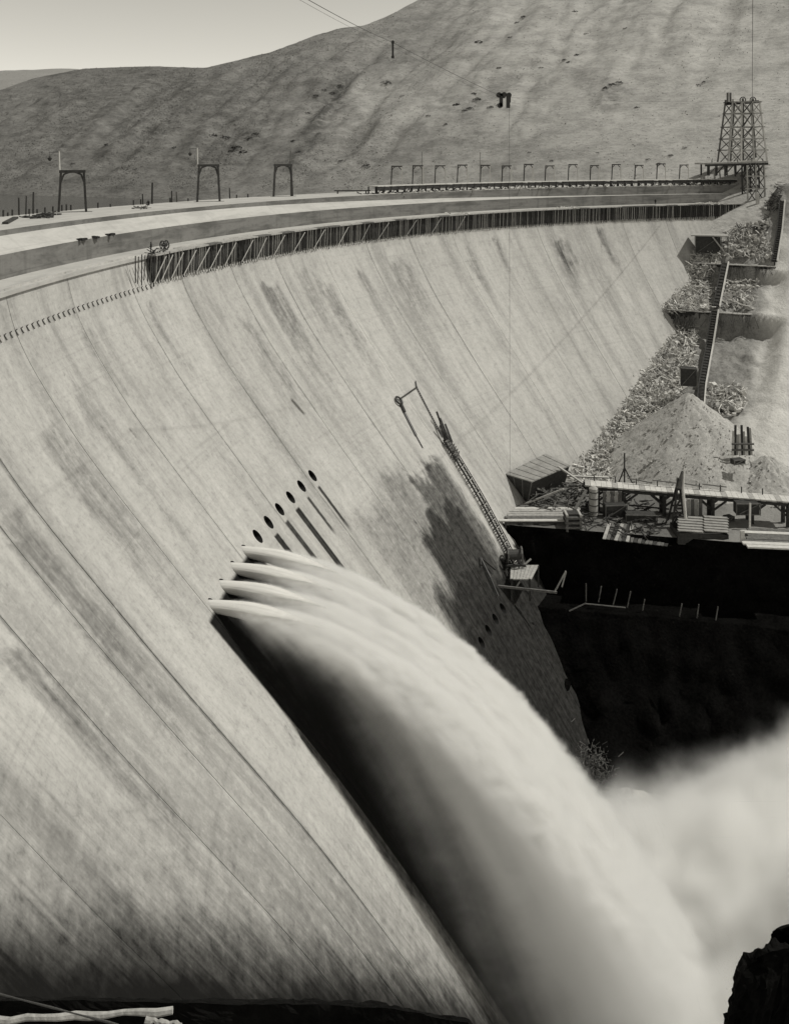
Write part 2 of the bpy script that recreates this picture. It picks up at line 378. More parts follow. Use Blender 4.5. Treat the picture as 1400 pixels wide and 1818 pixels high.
def wall_front(X): return 162 - (X-19)*.19
def bank_mesh():
    nx, ny = 200, 330; mb = MB()
    for i in range(nx):
        X = -5 + i*150/(nx-1)
        for j in range(ny):
            Y0 = wall_front(X); Y = Y0 + (312-Y0)*(j/(ny-1))
            s = LS*X+LY*Y; h = bank_h(X, Y)
            rgh = sstep(186, 200, s)*(1 - .8*sstep(-30, -22, .88*X-.48*Y)*sstep(284, 268, s))
            z = -h + rgh*(1.0*N(X*.12, Y*.12, 4, 4) + .5*N(X*.5, Y*.5, 6, 3)) + .15*N(X*.4, Y*.4, 8, 3)
            mb.v.append((X, Y, z))
    for i in range(nx-1):
        for j in range(ny-1): a = i*ny+j; mb.f.append((a, a+ny, a+ny+1, a+1))
    tag(mb.build('right_bank', M['bank'], None, True), 'pale bare earth bank climbing beside the far end of the dam', None, None, 'structure')
bank_mesh()
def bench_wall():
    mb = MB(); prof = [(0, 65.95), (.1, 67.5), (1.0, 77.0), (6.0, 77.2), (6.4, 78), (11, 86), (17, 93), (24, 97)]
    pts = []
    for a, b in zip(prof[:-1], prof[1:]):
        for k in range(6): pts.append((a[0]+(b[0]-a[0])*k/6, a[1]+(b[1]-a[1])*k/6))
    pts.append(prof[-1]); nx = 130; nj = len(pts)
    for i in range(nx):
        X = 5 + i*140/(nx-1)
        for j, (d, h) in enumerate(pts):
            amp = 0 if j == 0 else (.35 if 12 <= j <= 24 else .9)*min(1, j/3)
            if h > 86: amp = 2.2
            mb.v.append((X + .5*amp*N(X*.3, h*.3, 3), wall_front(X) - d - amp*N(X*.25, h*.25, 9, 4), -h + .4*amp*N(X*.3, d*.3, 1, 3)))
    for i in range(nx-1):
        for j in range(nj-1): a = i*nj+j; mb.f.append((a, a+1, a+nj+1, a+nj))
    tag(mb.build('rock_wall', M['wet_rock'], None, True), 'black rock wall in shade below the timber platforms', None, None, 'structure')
bench_wall()

# ------------------------------------------------------------------ the dam
dam = thing('dam', 'great curved concrete dam with stepped crest and sloping face', 'dam', (0, 0, 0))
JOINTS = [-.42, -.33, -.245, -.167, -.091, -.050, -.018, .055, .127, .206, .278, .357, .432, .515, .597, .678, .76, .842, .924, 1.006, 1.088, 1.17, 1.252, 1.36]
def patch_mesh(name, m, verts, faces, uvs, parent, smooth=False):
    me = bpy.data.meshes.new(name); me.from_pydata(verts, [], faces); me.materials.append(m)
    uvl = me.uv_layers.new(name='face'); idx = np.empty(len(me.loops), dtype=np.int32); me.loops.foreach_get('vertex_index', idx)
    uvl.data.foreach_set('uv', np.array(uvs, dtype=np.float32)[idx].ravel())
    if smooth: me.polygons.foreach_set('use_smooth', [True]*len(me.polygons))
    me.update(); return link(name, me, parent)
def ell(th0, h0, k, n, rad=.72):                 # the mouth of a level round pipe where it leaves the slope
    a = 2*math.pi*k/n; h = h0 + rad*math.sin(a)
    return th0 + rad*math.cos(a)/(RD-fw(h)), h
HALF = .92
def rect_pt(th0, h0, k, n):
    a = 2*math.pi*k/n; c, s = math.cos(a), math.sin(a); q = HALF/max(abs(c), abs(s))
    h = h0 + q*s; return th0 + q*c/(RD-fw(h0)), h
holes = [(a, H_OUT) for a in TH_OUT] + [(a, H_LOW) for a in TH_LOW]
for a, b in zip(JOINTS[:-1], JOINTS[1:]):
    gap = .034/180; t0, t1 = a+gap, b-gap
    mine = [h for h in holes if t0 < h[0] < t1]
    ths = set(np.round(np.linspace(t0, t1, 7), 6)); hs = set(np.round(np.concatenate([np.linspace(13.5, 30, 22), np.linspace(31, 101, 44)]), 4))
    for th, h in mine:
        d = HALF/(RD-fw(h)); ths = {x for x in ths if not (th-d-.001 < x < th+d+.001)} | {th-d, th+d}
        hs = {x for x in hs if not (h-HALF-.2 < x < h+HALF+.2)} | {h-HALF, h+HALF}
    ths |= {round(t0, 6), round(t1, 6)}
    ths = sorted(ths); hs = sorted(hs)
    off = random.uniform(-.02, .02); du = random.uniform(0, 40)*0
    V = []; U = []; FS = []
    for th in ths:
        for h in hs: V.append(tuple(face(th, h, off if not mine else 0))); U.append((th*US, fv(h)))
    nh = len(hs)
    for i in range(len(ths)-1):
        for j in range(nh-1):
            tc_, hc = (ths[i]+ths[i+1])/2, (hs[j]+hs[j+1])/2
            if any(abs(tc_-th) < HALF/(RD-fw(h)) and abs(hc-h) < HALF for th, h in mine): continue
            q = i*nh+j; FS.append((q, q+1, q+nh+1, q+nh))
    for th, h in mine:
        n = 32; o = len(V)
        for k in range(n):
            for fn in (rect_pt, ell):
                tt, hh = fn(th, h, k, n); V.append(tuple(face(tt, hh))); U.append((tt*US, fv(hh)))
        for k in range(n):
            k2 = (k+1) % n; FS.append((o+2*k, o+2*k2, o+2*k2+1, o+2*k+1))
    # returns along the joint so the slot has sides
    o = len(V)
    for th in (t0, t1):
        for h in hs: V.append(tuple(face(th, h, -.5))); U.append((th*US, fv(h)))
    last = (len(ths)-1)*nh
    for j in range(nh-1):
        FS.append((j, o+j, o+j+1, j+1)); FS.append((last+j, last+j+1, o+nh+j+1, o+nh+j))
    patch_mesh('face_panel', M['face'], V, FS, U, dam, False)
# backing inside the joints
V = []; U = []; FS = []; ths = np.linspace(JOINTS[0], JOINTS[-1], 60); hs = np.linspace(13.5, 101, 40)
for th in ths:
    for h in hs: V.append(tuple(face(th, h, -3.2))); U.append((th*US, fv(h)))
for i in range(59):
    for j in range(39): q = i*40+j; FS.append((q, q+1, q+41, q+40))
patch_mesh('core', M['hole'], V, FS, U, dam)
# outlet pipes
for th, h in holes:
    n = 24; mb = MB(); d = Vector((math.cos(th), -math.sin(th), 0))
    for k in range(n):
        tt, hh = ell(th, h, k, n, .72); p = face(tt, hh, .0); mb.v.append(tuple(p)); mb.v.append(tuple(p - d*3.0))
    for k in range(n): k2 = (k+1) % n; mb.f.append((2*k, 2*k+1, 2*k2+1, 2*k2))
    mb.f.append(tuple(2*k+1 for k in range(n)))
    mb.build('outlet_pipe', M['hole'], dam)

# stepped crest, swept along the arc
TA, TB = -.42, 1.37
def riser1(th): return .65 + (2.43-.65)*sstep(.3, 1.2, th)
def sweep(name, m, fn, n=170, parent=dam, seg=None):
    V = []; U = []; FS = []
    k = len(fn(0.0))
    for i in range(n+1):
        th = TA + (TB-TA)*i/n; acc_ = 0; prev = None
        for (w, h) in fn(th):
            if prev: acc_ += math.hypot(w-prev[0], h-prev[1])
            prev = (w, h); V.append(tuple(cyl(th, w, h))); U.append((th*US, acc_))
    for i in range(n):
        for j in range(k-1): q = i*k+j; FS.append((q, q+1, q+k+1, q+k))
    return patch_mesh(name, m, V, FS, U, parent)
sweep('crest_deck', M['tread'], lambda th: [(-14.5, 30), (-14.5, 8.45), (-7, 8.42), (0, 8.45)])
sweep('parapet_wall', M['riser'], lambda th: [(0, 8.45), (.02, 8.45+riser1(th))])
sweep('coping', M['tread'], lambda th: [(.02, 8.45+riser1(th)), (2.32, 10.88)])
sweep('upper_wall', M['riser'], lambda th: [(2.32, 10.88), (2.34, 12.3), (2.36, 13.62)])
sweep('ledge', M['tread'], lambda th: [(2.36, 13.62), (7.08, 13.74), (7.08, 14.2), (6.3, 14.22)])

def make_figure(name, label, joints, loc, rz=0.0, cat='person', m=None):
    me = bpy.data.meshes.new(name); vs_ = [j[0] for j in joints]; es = [(j[2], i) for i, j in enumerate(joints) if j[2] is not None]
    me.from_pydata(vs_, es, []); me.materials.append(m or M['cloth_dark']); o = bpy.data.objects.new(name, me); COL.objects.link(o)
    sk = o.modifiers.new('skin', 'SKIN'); lay = me.skin_vertices[0].data if me.skin_vertices else None
    if lay is None:
        me.skin_vertices.new() if hasattr(me.skin_vertices, 'new') else None; lay = me.skin_vertices[0].data
    for i, j in enumerate(joints): lay[i].radius = (j[1], j[1]); lay[i].use_root = (i == 0)
    o.modifiers.new('sub', 'SUBSURF').levels = 1; o.modifiers['sub'].render_levels = 2
    dg = bpy.context.evaluated_depsgraph_get(); ev = bpy.data.meshes.new_from_object(o.evaluated_get(dg))
    o.modifiers.clear(); o.data = ev; ev.name = name; o.location = loc; o.rotation_euler = (0, 0, rz); tag(o, label, cat); return o
STAND = [((0,0,.92),.15,None),((0,0,1.15),.16,0),((0,0,1.40),.17,1),((0,0,1.52),.07,2),((0,0,1.60),.085,3),((0,.01,1.74),.09,4),
         ((.20,0,1.42),.07,2),((.28,.04,1.14),.055,6),((.24,.16,.92),.045,7),((-.20,0,1.42),.07,2),((-.28,.04,1.14),.055,9),((-.24,.16,.92),.045,10),
         ((.10,0,.86),.10,0),((.12,.03,.48),.075,12),((.13,0,.09),.055,13),((.13,.16,.05),.05,14),
         ((-.10,0,.86),.10,0),((-.12,.03,.48),.075,16),((-.13,0,.09),.055,17),((-.13,.16,.05),.05,18)]
SIT = [((0,0,.30),.16,None),((0,.05,.55),.16,0),((0,.10,.80),.17,1),((0,.13,.92),.07,2),((0,.15,1.0),.085,3),((0,.17,1.13),.09,4),
       ((.20,.10,.82),.07,2),((.30,.22,.58),.055,6),((.2,.42,.52),.045,7),((-.20,.10,.82),.07,2),((-.30,.22,.58),.055,9),((-.2,.42,.52),.045,10),
       ((.11,.05,.26),.10,0),((.16,.46,.46),.08,12),((.16,.56,.08),.055,13),((.16,.70,.05),.05,14),
       ((-.11,.05,.26),.10,0),((-.16,.46,.46),.08,16),((-.16,.56,.08),.055,17),((-.16,.70,.05),.05,18)]

exec_parts = []
# ------------------------------------------------------------------ on the crest and face of the dam
# form sockets along the stripped part of the face
th_s0, th_s1 = theta_at(262, 7.2), 1.335
DTH = .74/191.5
k = 0; th = th_s0 - DTH*.6
while th > -.10:
    mb = MB(); a = face(th, 17.98, -.05); b = face(th, 17.98, .30)
    mb.beam(face(th, 17.75, .02), face(th, 18.35, .16), .10, .12); mb.beam(face(th, 17.8, .05), face(th, 17.72, .30), .09, .09)
    mb.build('socket', M['timber_mid'], dam); th -= 1.2/191.5; k += 1

scaf = thing('formwork_scaffold', 'long row of dark timber struts propping the ledge under the dam crest', 'scaffold', cyl(.7, 8, 18))
base = Vector(scaf.location)
def rel(o, v): return Vector(v) - Vector(o.location)
sm = []
th = th_s0; i = 0
while th < th_s1:
    j = random.uniform(-.0006, .0006); mb = MB()
    b = face(th + j, 18.05 + random.uniform(-.15, .2), .20); a = cyl(th + j*2, 7.08 + 1.15 + random.uniform(-.08, .08), 13.85)
    mb.beam(rel(scaf, b), rel(scaf, a), .15, .15)
    mb.build('strut', M[random.choice(('timber_mid', 'timber_pale', 'timber_dark', 'timber_pale'))], scaf)
    # the upright against the face and the outrigger
    mb = MB(); mb.beam(rel(scaf, face(th + DTH*.5, 17.6, .12)), rel(scaf, face(th + DTH*.5, 14.3, .16)), .12, .12)
    mb.build('upright', M['timber_dark'], scaf) if i % 2 == 0 else None
    th += DTH; i += 1
def shade_sheet(a, b):  # dark boards added behind the struts to stand for the shade there
    n = max(2, int((b-a)/DTH*2)); mb = MB()
    for q in range(n):
        t0 = a + (b-a)*(q+.06)/n; t1 = a + (b-a)*(q+.94)/n; e = random.uniform(0, .12)
        pts = [cyl(t0, 7.75+e, 14.0), cyl(t1, 7.75+e, 14.0), cyl(t1, fw(17.3)+.28+e, 17.3+random.uniform(-.25,.2)), cyl(t0, fw(17.3)+.28+e, 17.3)]
        back = [cyl(t0, 7.68+e, 14.0), cyl(t1, 7.68+e, 14.0), cyl(t1, fw(17.3)+.2+e, 17.3), cyl(t0, fw(17.3)+.2+e, 17.3)]
        mb.add([rel(scaf, p) for p in pts+back], [(0,1,2,3),(7,6,5,4),(0,4,5,1),(3,2,6,7)])
    return mb
th = th_s0
while th < th_s1:
    shade_sheet(th, min(th+.05, th_s1)).build('shade_boards', M['timber_dark'], scaf); th += .05
th = th_s0
while th < th_s1 - .02:
    t1 = th + .0208; mb = MB(); e = random.uniform(-.05, .05)
    pts = []
    for hh, ww in ((13.62, 7.12), (13.62, 8.45+e), (13.84, 8.45+e), (13.84, 7.12)):
        pts += [rel(scaf, cyl(th+.0004, ww, hh + e*.4)), rel(scaf, cyl(t1-.0004, ww, hh - e*.4))]
    mb.add(pts, [(0,1,3,2),(2,3,5,4),(4,5,7,6),(6,7,1,0),(0,2,4,6),(1,7,5,3)])
    mb.build('walkway_plank', M['timber_pale'] if random.random() < .7 else M['timber_mid'], scaf); th = t1
for xx in (272, 285, 303, 325, 348, 372, 398, 428, 455, 485, 520, 556, 600, 640, 670, 720, 765, 810):
    t0 = theta_at(xx, 8.3); sp = .014 + .006*random.random()
    MB().beam(rel(scaf, face(t0, 17.75, .75)), rel(scaf, cyl(t0+sp, 8.6, 14.1)), 0.12, .07).build('brace', M['timber_white'] if xx < 620 else M['timber_pale'], scaf)
# clutter at the open end of the scaffold
endp = cyl(th_s0 - .008, 7.6, 13.7)
pole = thing('pole_bundle', 'bundle of thin upright poles at the open near end of the ledge scaffold', 'poles', endp)
for q in range(6):
    a = cyl(th_s0 - .003 - .0045*q, 7.9 + .1*(q % 2), 17.5 - .3*(q % 3)); b = cyl(th_s0 - .004 - .0047*q, 8.2, 13.4 - .2*(q % 2))
    MB().beam(rel(pole, a), rel(pole, b), .12).build('pole', M['timber_dark' if q % 2 else 'timber_mid'], pole)
p = cyl(theta_at(292, 5.4), 5.4, 13.72)
mb = MB(); 
for sx in (-.35, .35):
    for q in range(14):
        a0, a1 = 2*math.pi*q/14, 2*math.pi*(q+1)/14
        mb.beam((sx, .62*math.cos(a0), .66+.62*math.sin(a0)), (sx, .62*math.cos(a1), .66+.62*math.sin(a1)), .12, .14)
    for q in range(3): a0 = math.pi*q/3; mb.beam((sx, .6*math.cos(a0), .66+.6*math.sin(a0)), (sx, -.6*math.cos(a0), .66-.6*math.sin(a0)), .1, .06)
mb.tube([(-.5,0,.66),(.5,0,.66)], .18, 8)
o = mb.build('cable_reel', M['iron']); o.location = p; o.rotation_euler = (0,0,.9); tag(o, 'round dark reel standing on the ledge near the start of the scaffold', 'reel')
mb = MB()
for q in range(26):
    a = cyl(th_s0 + .004 + random.uniform(-.004, .028), 7.0 + random.uniform(-1.0, 1.2), 13.6 + random.uniform(-.3, .2)); d = Vector((random.uniform(-1,1), random.uniform(-1,1), random.uniform(-.5,.5))).normalized()*random.uniform(.6, 1.7)
    mb.beam(a, a+d, .16, .08)
o = mb.build('scrap_timber', M['timber_dark']); tag(o, 'tangle of dark scrap timber heaped on the near end of the scaffold', 'scrap timber', None, 'stuff')

p = cyl(theta_at(268, 6.6), 6.6, 13.72)
make_figure('person', 'person in dark work clothes standing on the ledge at the scaffold end', STAND, p, 1.9)
p = on_level(264, 366, 8.45)
make_figure('person', 'person in dark clothes sitting low on the crest deck near a tall post', SIT, p, 2.8)
p = cyl(theta_at(1163, 5.5), 5.5, 13.72)
make_figure('person', 'tiny person in dark clothes standing on the far ledge below the tower', STAND, p, 2.6)

# debris on the crest and ledge
def rubble(name, label, ctr, rad, n, m, size=(.3, 1.2), kind='stuff', flat=.25, fn=None):
    mb = MB()
    for q in range(n):
        a = random.uniform(0, 6.283); r = rad*math.sqrt(random.random())
        c = Vector(ctr) + Vector((math.cos(a)*r, math.sin(a)*r, random.uniform(0, flat)))
        if fn: c = fn(c)
        d = Vector((random.uniform(-1,1), random.uniform(-1,1), random.uniform(-.25,.25))).normalized()*random.uniform(*size)
        mb.beam(c-d/2, c+d/2, random.uniform(.1,.3), random.uniform(.06,.2), random.random()*3)
    return tag(mb.build(name, m), label, name.replace('_', ' '), None, kind)
for x0, y0, x1, y1 in ((9, 396, 28, 386),):
    a, b = on_level(x0, y0, 8.3), on_level(x1, y1, 8.3)
    o = MB().beam(a, b, .7, .3).build('loose_plank', M['timber_dark']); tag(o, 'dark heavy plank lying across the near crest deck', 'plank')
rubble('scrap_heap', 'dark scraps of timber strewn on the crest by the first portal', on_level(68, 386, 8.4), 2.2, 30, M['timber_dark'])
rubble('scrap_litter', 'small dark offcuts on the crest beside the near portal leg', on_level(88, 381, 8.4), 1.6, 14, M['timber_dark'])
rubble('offcuts', 'few pale offcuts on the crest near the sitting person', on_level(243, 370, 8.4), 2.5, 12, M['timber_mid'])
for x, lab in ((145, 'first'), (170, 'second'), (197, 'third')):
    th = theta_at(x, 2.2); p = cyl(th, 2.25, 10.85)
    mb = MB()
    for q in range(5): mb.box(p + Vector((random.uniform(-.3,.3), random.uniform(-1,1), random.uniform(0,.12))), (.5, .8, .25), Matrix.Rotation(random.random()*3, 3, 'Z'))
    o = mb.build('sandbag_pile', M['cloth_dark']); tag(o, lab + ' dark bundle from the left on the lip of the upper step', 'bundle', 'dark bundles on the step lip')
for x, ln in ((812, 22), (1010, 30), (1255, 40)):
    th = theta_at(x, 5.5)
    rubble('white_debris', {812: 'pale lumps of debris on the ledge over the middle scaffold', 1010: 'pale lumps of debris on the far ledge before the tower', 1255: 'pale debris on the ledge close beneath the tower'}[x], cyl(th, 5.6, 13.7), 3.5, ln, M['timber_white'], (.5, 1.6), fn=lambda c: c)

# posts along the upstream edge of the deck
def post(name, label, p, hgt, w, m, group=None, lean=0):
    o = MB().tube([(0,0,-.3),(lean*hgt,0,hgt)], [w/2, w*.42], 7).build(name, m); o.location = p; tag(o, label, 'post', group); return o
tall = [(34, 2.6, .28, 'leftmost tall dark post at the upstream edge of the crest'), (46, 2.8, .24, 'thin tall post second from the left on the crest edge'), (59, 3.3, .3, 'tallest of the three left posts at the crest edge'),
        (254, 1.9, .28, 'leaning dark post just left of the sitting person'), (270, 3.9, .40, 'thick tall dark post behind the sitting person'), (305, 2.2, .3, 'dark post left of the pair behind the deck'), (314, 2.0, .26, 'paler slim post right of the pair behind the deck'), (408, 2.2, .3, 'lone post between the second and third portals')]
for x, hh, w, lab in tall:
    th = theta_at(x, -13.8); post('form_post', lab, cyl(th, -13.8, 8.45), hh, w, M['timber_dark' if x != 314 else 'timber_mid'], 'posts along the upstream crest edge', random.uniform(-.06, .03))
NTH = ['first', 'second', 'third', 'fourth', 'fifth', 'sixth', 'seventh', 'eighth', 'ninth', 'tenth', 'eleventh', 'twelfth', 'thirteenth', 'fourteenth', 'fifteenth', 'sixteenth', 'seventeenth', 'eighteenth']
for q, x in enumerate((6, 14, 22, 52, 66, 80, 94, 110, 118, 126, 174, 196, 237, 250, 302, 334, 420, 440)):
    th = theta_at(x, -14.1); post('form_stub', NTH[q] + ' short stub post counted from the left along the upstream crest edge', cyl(th, -14.1, 8.45), random.uniform(.5, 1.1), .3, M['timber_dark'], 'stub posts along the upstream crest edge')
# a low line of plank fence behind the posts
# portal frames
def portal(name, label, x0, x1, y, ytop, pole=None, lamp=None):
    a, b = on_level(x0, y, 8.45), on_level(x1, y - .8, 8.45); mid = (a+b)/2; Y = mid.y
    H = (y-ytop)/F_PX*Y; W = (b-a).length/2; rz = math.atan2((b-a).y, (b-a).x)
    t = thing(name, label, 'portal frame', mid, rz, 'timber portal frames on the near crest')
    for s in (-1, 1): MB().beam((s*W, 0, -.05), (s*W*.83, 0, H-.3), .34, .34).build('leg', M['timber_dark'], t)
    MB().beam((-W*.95, 0, H-.12), (W*.95, 0, H-.12), .34, .45).build('crossbeam', M['timber_dark'], t)
    for s in (-1, 1):
        MB().beam((s*W*.85, .02, H*.72), (s*W*.62, .02, H-.55), .26, .26).beam((s*W*.63, .02, H-.57), (s*W*.2, .02, H-.22), .26, .26).build('knee_brace', M['timber_dark'], t)
    MB().beam((W*.9, 0, H*.45), (W*.97, .25, H*.28), .12).build('step', M['timber_mid'], t)
    MB().beam((-W-.6, .1, .05), (W+.9, .25, .05), .3, .12).build('sole_plate', M['timber_mid'], t)
    if pole:
        MB().tube([(-W*.93, .25, H-.6), (-W*.97, .25, H+pole)], [.15, .10], 7).build('pole', M['timber_white'], t)
        if lamp:
            MB().beam((-W*.97, .25, H+pole-.1), (-W*.97-1.5, .25, H+pole-.15), .07).beam((-W*.97-1.35, .25, H+pole-.1), (-W*.97-1.35, .25, H+pole-.9), .05).build('lamp_arm', M['iron'], t)
            mb = MB(); mb.tube([(-W*.97-1.35, .25, H+pole-z) for z in (.8, .95, 1.0, 1.25, 1.5)], [.12, .14, .36, .30, .12], 10); mb.build('lamp_shade', M['iron'], t)
    return t
portal('portal_frame', 'nearest timber portal frame with a lamp on a white pole', 104, 153, 377, 303, 3.0, True)
portal('portal_frame', 'second timber portal frame from the left with a small hanging lamp', 350, 390, 358.5, 292.5, 3.2, True)
pf = portal('portal_frame', 'third timber portal frame standing alone with a pole over its right leg', 485.5, 519, 349, 292, None)
H3 = 57/F_PX*195
MB().tube([(1.95, .2, 0), (1.85, .2, H3+3.1)], [.16, .1], 7).build('pole', M['timber_mid'], pf)

# raised trestle along the far crest
tr = thing('crest_trestle', 'raised timber trestle with pale planks running along the far crest', 'trestle', cyl(.9, -3, 8.45))
t0, t1 = theta_at(662, -3), 1.335; n = 52
for i in range(n):
    a, b = t0+(t1-t0)*i/n, t0+(t1-t0)*(i+1)/n; hd = 6.55
    mb = MB(); pts = []
    for w, h in ((-4.6, hd), (-1.6, hd), (-1.6, hd+.2), (-4.6, hd+.2)): pts += [rel(tr, cyl(a+.0003, w, h)), rel(tr, cyl(b-.0003, w, h))]
    mb.add(pts, [(0,1,3,2),(2,3,5,4),(4,5,7,6),(6,7,1,0),(0,2,4,6),(1,7,5,3)]); mb.build('deck_plank', M['timber_white'], tr)
    for w in (-1.8, -4.4): MB().beam(rel(tr, cyl(a, w, 8.45)), rel(tr, cyl(a, w, hd+.2)), .32).build('post', M['timber_dark'], tr)
    if i % 2 == 0: MB().beam(rel(tr, cyl(a, -1.75, 8.4)), rel(tr, cyl(b, -1.75, hd+.3)), .2, .1).build('brace', M['timber_dark'], tr)
    mb = MB(); pts = []
    for w, h in ((-1.9, hd+.22), (-1.7, hd+.22), (-1.7, hd+1.0), (-1.9, hd+1.0)): pts += [rel(tr, cyl(a+.0003, w, h)), rel(tr, cyl(b-.0003, w, h + random.uniform(-.3,.5)))]
    mb.add(pts, [(0,1,3,2),(2,3,5,4),(4,5,7,6),(6,7,1,0),(0,2,4,6),(1,7,5,3)]); mb.build('stringer', M['timber_dark'], tr)
mb = MB()
for i in range(200):
    th = random.uniform(t0-.03, t1); c = cyl(th, random.uniform(-4.0, -.3), 8.3); d = Vector((random.uniform(-1,1), random.uniform(-1,1), random.uniform(-.3,.5))).normalized()*random.uniform(.6,1.8)
    mb.beam(c, c+d, .2, .12)
tag(mb.build('crest_rubble', M['timber_dark']), 'dark loose timber lying under the raised crest trestle', 'rubble', None, 'stuff')
mb = MB()
for i in range(130):
    th = random.uniform(t0, t1); c = cyl(th, random.uniform(-1.6, -.2), 8.35); d = Vector((random.uniform(-1,1), random.uniform(-1,1), random.uniform(-.1,.2))).normalized()*random.uniform(.5,1.5)
    mb.beam(c, c+d, .25, .2)
tag(mb.build('pale_rubble', M['timber_white']), 'pale rubble along the deck edge under the trestle', 'rubble', None, 'stuff')
p = on_level(625, 343.5, 8.4)
mb = MB().beam((-4.2,0,.7),(4.2,.8,.7),.5,.25).beam((-3.4,0,0),(-3.4,0,.7),.3).beam((3.2,.6,0),(3.2,.6,.7),.3)
o = mb.build('saw_bench', M['timber_dark']); o.location = p; tag(o, 'long low plank bench lying on the crest before the trestle starts', 'bench')
# the row of portals that stand on the trestle
xs_p = [(694,714),(732,751),(771,791),(810,831),(851,871),(890,908),(929,947),(966,985),(1007,1026),(1047,1063),(1086,1101),(1127,1141),(1166,1180),(1207,1220)]
ORD = ['first','second','third','fourth','fifth','sixth','seventh','eighth','ninth','tenth','eleventh','twelfth','thirteenth','last']
proto = None
for i, (a, b) in enumerate(xs_p):
    th = theta_at((a+b)/2, -3.0); p = cyl(th, -3.0, 6.53); lab = ORD[i] + ' slender portal frame from the left on the raised crest trestle'
    if proto is None:
        t = proto = thing('trestle_portal', lab, 'portal frame', p, .0, 'portal frames along the raised trestle')
        MB().beam((-1.35,0,0),(-1.15,0,4.5),.26).build('leg', M['timber_dark'], t); MB().beam((1.35,0,0),(1.2,0,4.5),.24).build('leg', M['timber_white'], t)
        MB().beam((-1.3,0,4.45),(1.3,0,4.45),.26,.28).build('crossbeam', M['timber_dark'], t)
        for s in (-1, 1): MB().beam((s*1.2,.02,3.5),(s*.5,.02,4.35),.18).build('knee_brace', M['timber_dark'], t)
    else:
        t = dup(proto, p, random.uniform(-.15, .15), lab); t.scale = (1, 1, random.uniform(.92, 1.05))
for x, lab in ((749, 'thin tall pole by the second portal on the raised trestle'), (852, 'thin tall pole by the fifth portal on the raised trestle'), (945, 'pale thin pole by the seventh portal on the raised trestle')):
    th = theta_at(x, -3.2); post('pole', lab, cyl(th, -3.2, 6.5), 8.0 if x != 945 else 5.8, .16, M['timber_mid'] if x != 945 else M['timber_white'], 'poles on the raised trestle')

# ------------------------------------------------------------------ head tower and cableway
TY = 284.0
tower = thing('cableway_tower', 'tall braced timber cableway tower standing at the far end of the crest', 'tower', px(1316, 300, TY))
def tp(x, y, dy=0): return rel(tower, px(x, y, TY)) + Vector((0, dy, 0))
lev = [(292, 1281, 1351), (266, 1284, 1349), (246, 1286.5, 1347), (225, 1289, 1344), (201, 1292, 1341), (181, 1293, 1340)]
for dy in (-3, 3):
    m1 = M['timber_pale'] if dy < 0 else M['timber_mid']
    sh = 3 if dy < 0 else -1
    for c in range(4):
        f = c/3; a, b = lev[0], lev[-1]
        MB().beam(tp(a[1]+(a[2]-a[1])*f+sh, a[0], dy*1.2), tp(b[1]+(b[2]-b[1])*f+sh, b[0]-(5 if c in (0, 2) else 0), dy*.7), .42).build('leg', M['timber_white'] if (dy < 0 and c in (1, 3)) else m1, tower)
    for q, (y, a, b) in enumerate(lev):
        s = dy*(1.2-.5*q/5); MB().beam(tp(a-4+sh, y, s), tp(b+4+sh, y, s), .3, .34).build('girt', m1, tower)
    for (ya, a0, a1), (yb, b0, b1) in zip(lev[:-1], lev[1:]):
        for c in range(3):
            f0, f1 = c/3, (c+1)/3
            MB().beam(tp(a0+(a1-a0)*f0+sh, ya, dy), tp(b0+(b1-b0)*f1+sh, yb, dy), .2, .26).build('brace', M['timber_dark'] if c == 1 else m1, tower)
            MB().beam(tp(a0+(a1-a0)*f1+sh, ya, dy), tp(b0+(b1-b0)*f0+sh, yb, dy), .2, .26).build('brace', m1, tower)
for c in range(4):
    f = c/3
    for y, a, b in lev[1::2]: MB().beam(tp(a+(b-a)*f+3, y, -3), tp(a+(b-a)*f-1, y, 3), .24).build('tie', M['timber_mid'], tower)
for x in (1291, 1296, 1318, 1336): MB().beam(tp(x, 184, 0), tp(x, 164 if x < 1300 else 174, 0), .5).build('mast', M['timber_mid'], tower)
MB().beam(tp(1286, 184), tp(1346, 180), .5, .9).build('cap_beam', M['timber_dark'], tower)
for x in (1318, 1336):
    mb = MB(); c = tp(x, 177)
    for q in range(12): a0, a1 = 2*math.pi*q/12, 2*math.pi*(q+1)/12; mb.beam(c+Vector((.9*math.cos(a0),0,.9*math.sin(a0))), c+Vector((.9*math.cos(a1),0,.9*math.sin(a1))), .25)
    mb.build('sheave', M['iron'], tower)
plat = thing('tower_platform', 'planked platform on braced posts around the foot of the cableway tower', 'platform', px(1300, 300, TY-6))
def pp(x, y, dy=0): return rel(plat, px(x, y, TY-6)) + Vector((0, dy, 0))
MB().beam(pp(1241, 290), pp(1352, 286.5), 9, .5).build('deck', M['timber_pale'], plat)
MB().beam(pp(1242, 293, -4.6), pp(1352, 290, -4.6), .35, .6).build('edge_beam', M['timber_dark'], plat)
for i, x in enumerate((1250, 1262, 1278, 1296, 1312, 1330, 1346)):
    MB().beam(pp(x, 291, -4), pp(x, 311+i*.5, -4), .4).build('post', M['timber_dark'], plat); MB().beam(pp(x, 291, 3), pp(x, 311, 3), .4).build('post', M['timber_dark'], plat)
    if i < 6: MB().beam(pp(x, 309, -4.2), pp(x+14, 293, -4.2), .3).build('brace', M['timber_dark' if i % 2 else 'timber_mid'], plat)
for x, h in ((1255, 283), (1300, 282), (1325, 280), (1344, 281)): MB().beam(pp(x, 289, -4), pp(x, h, -4), .2).build('rail_post', M['timber_mid'], plat)
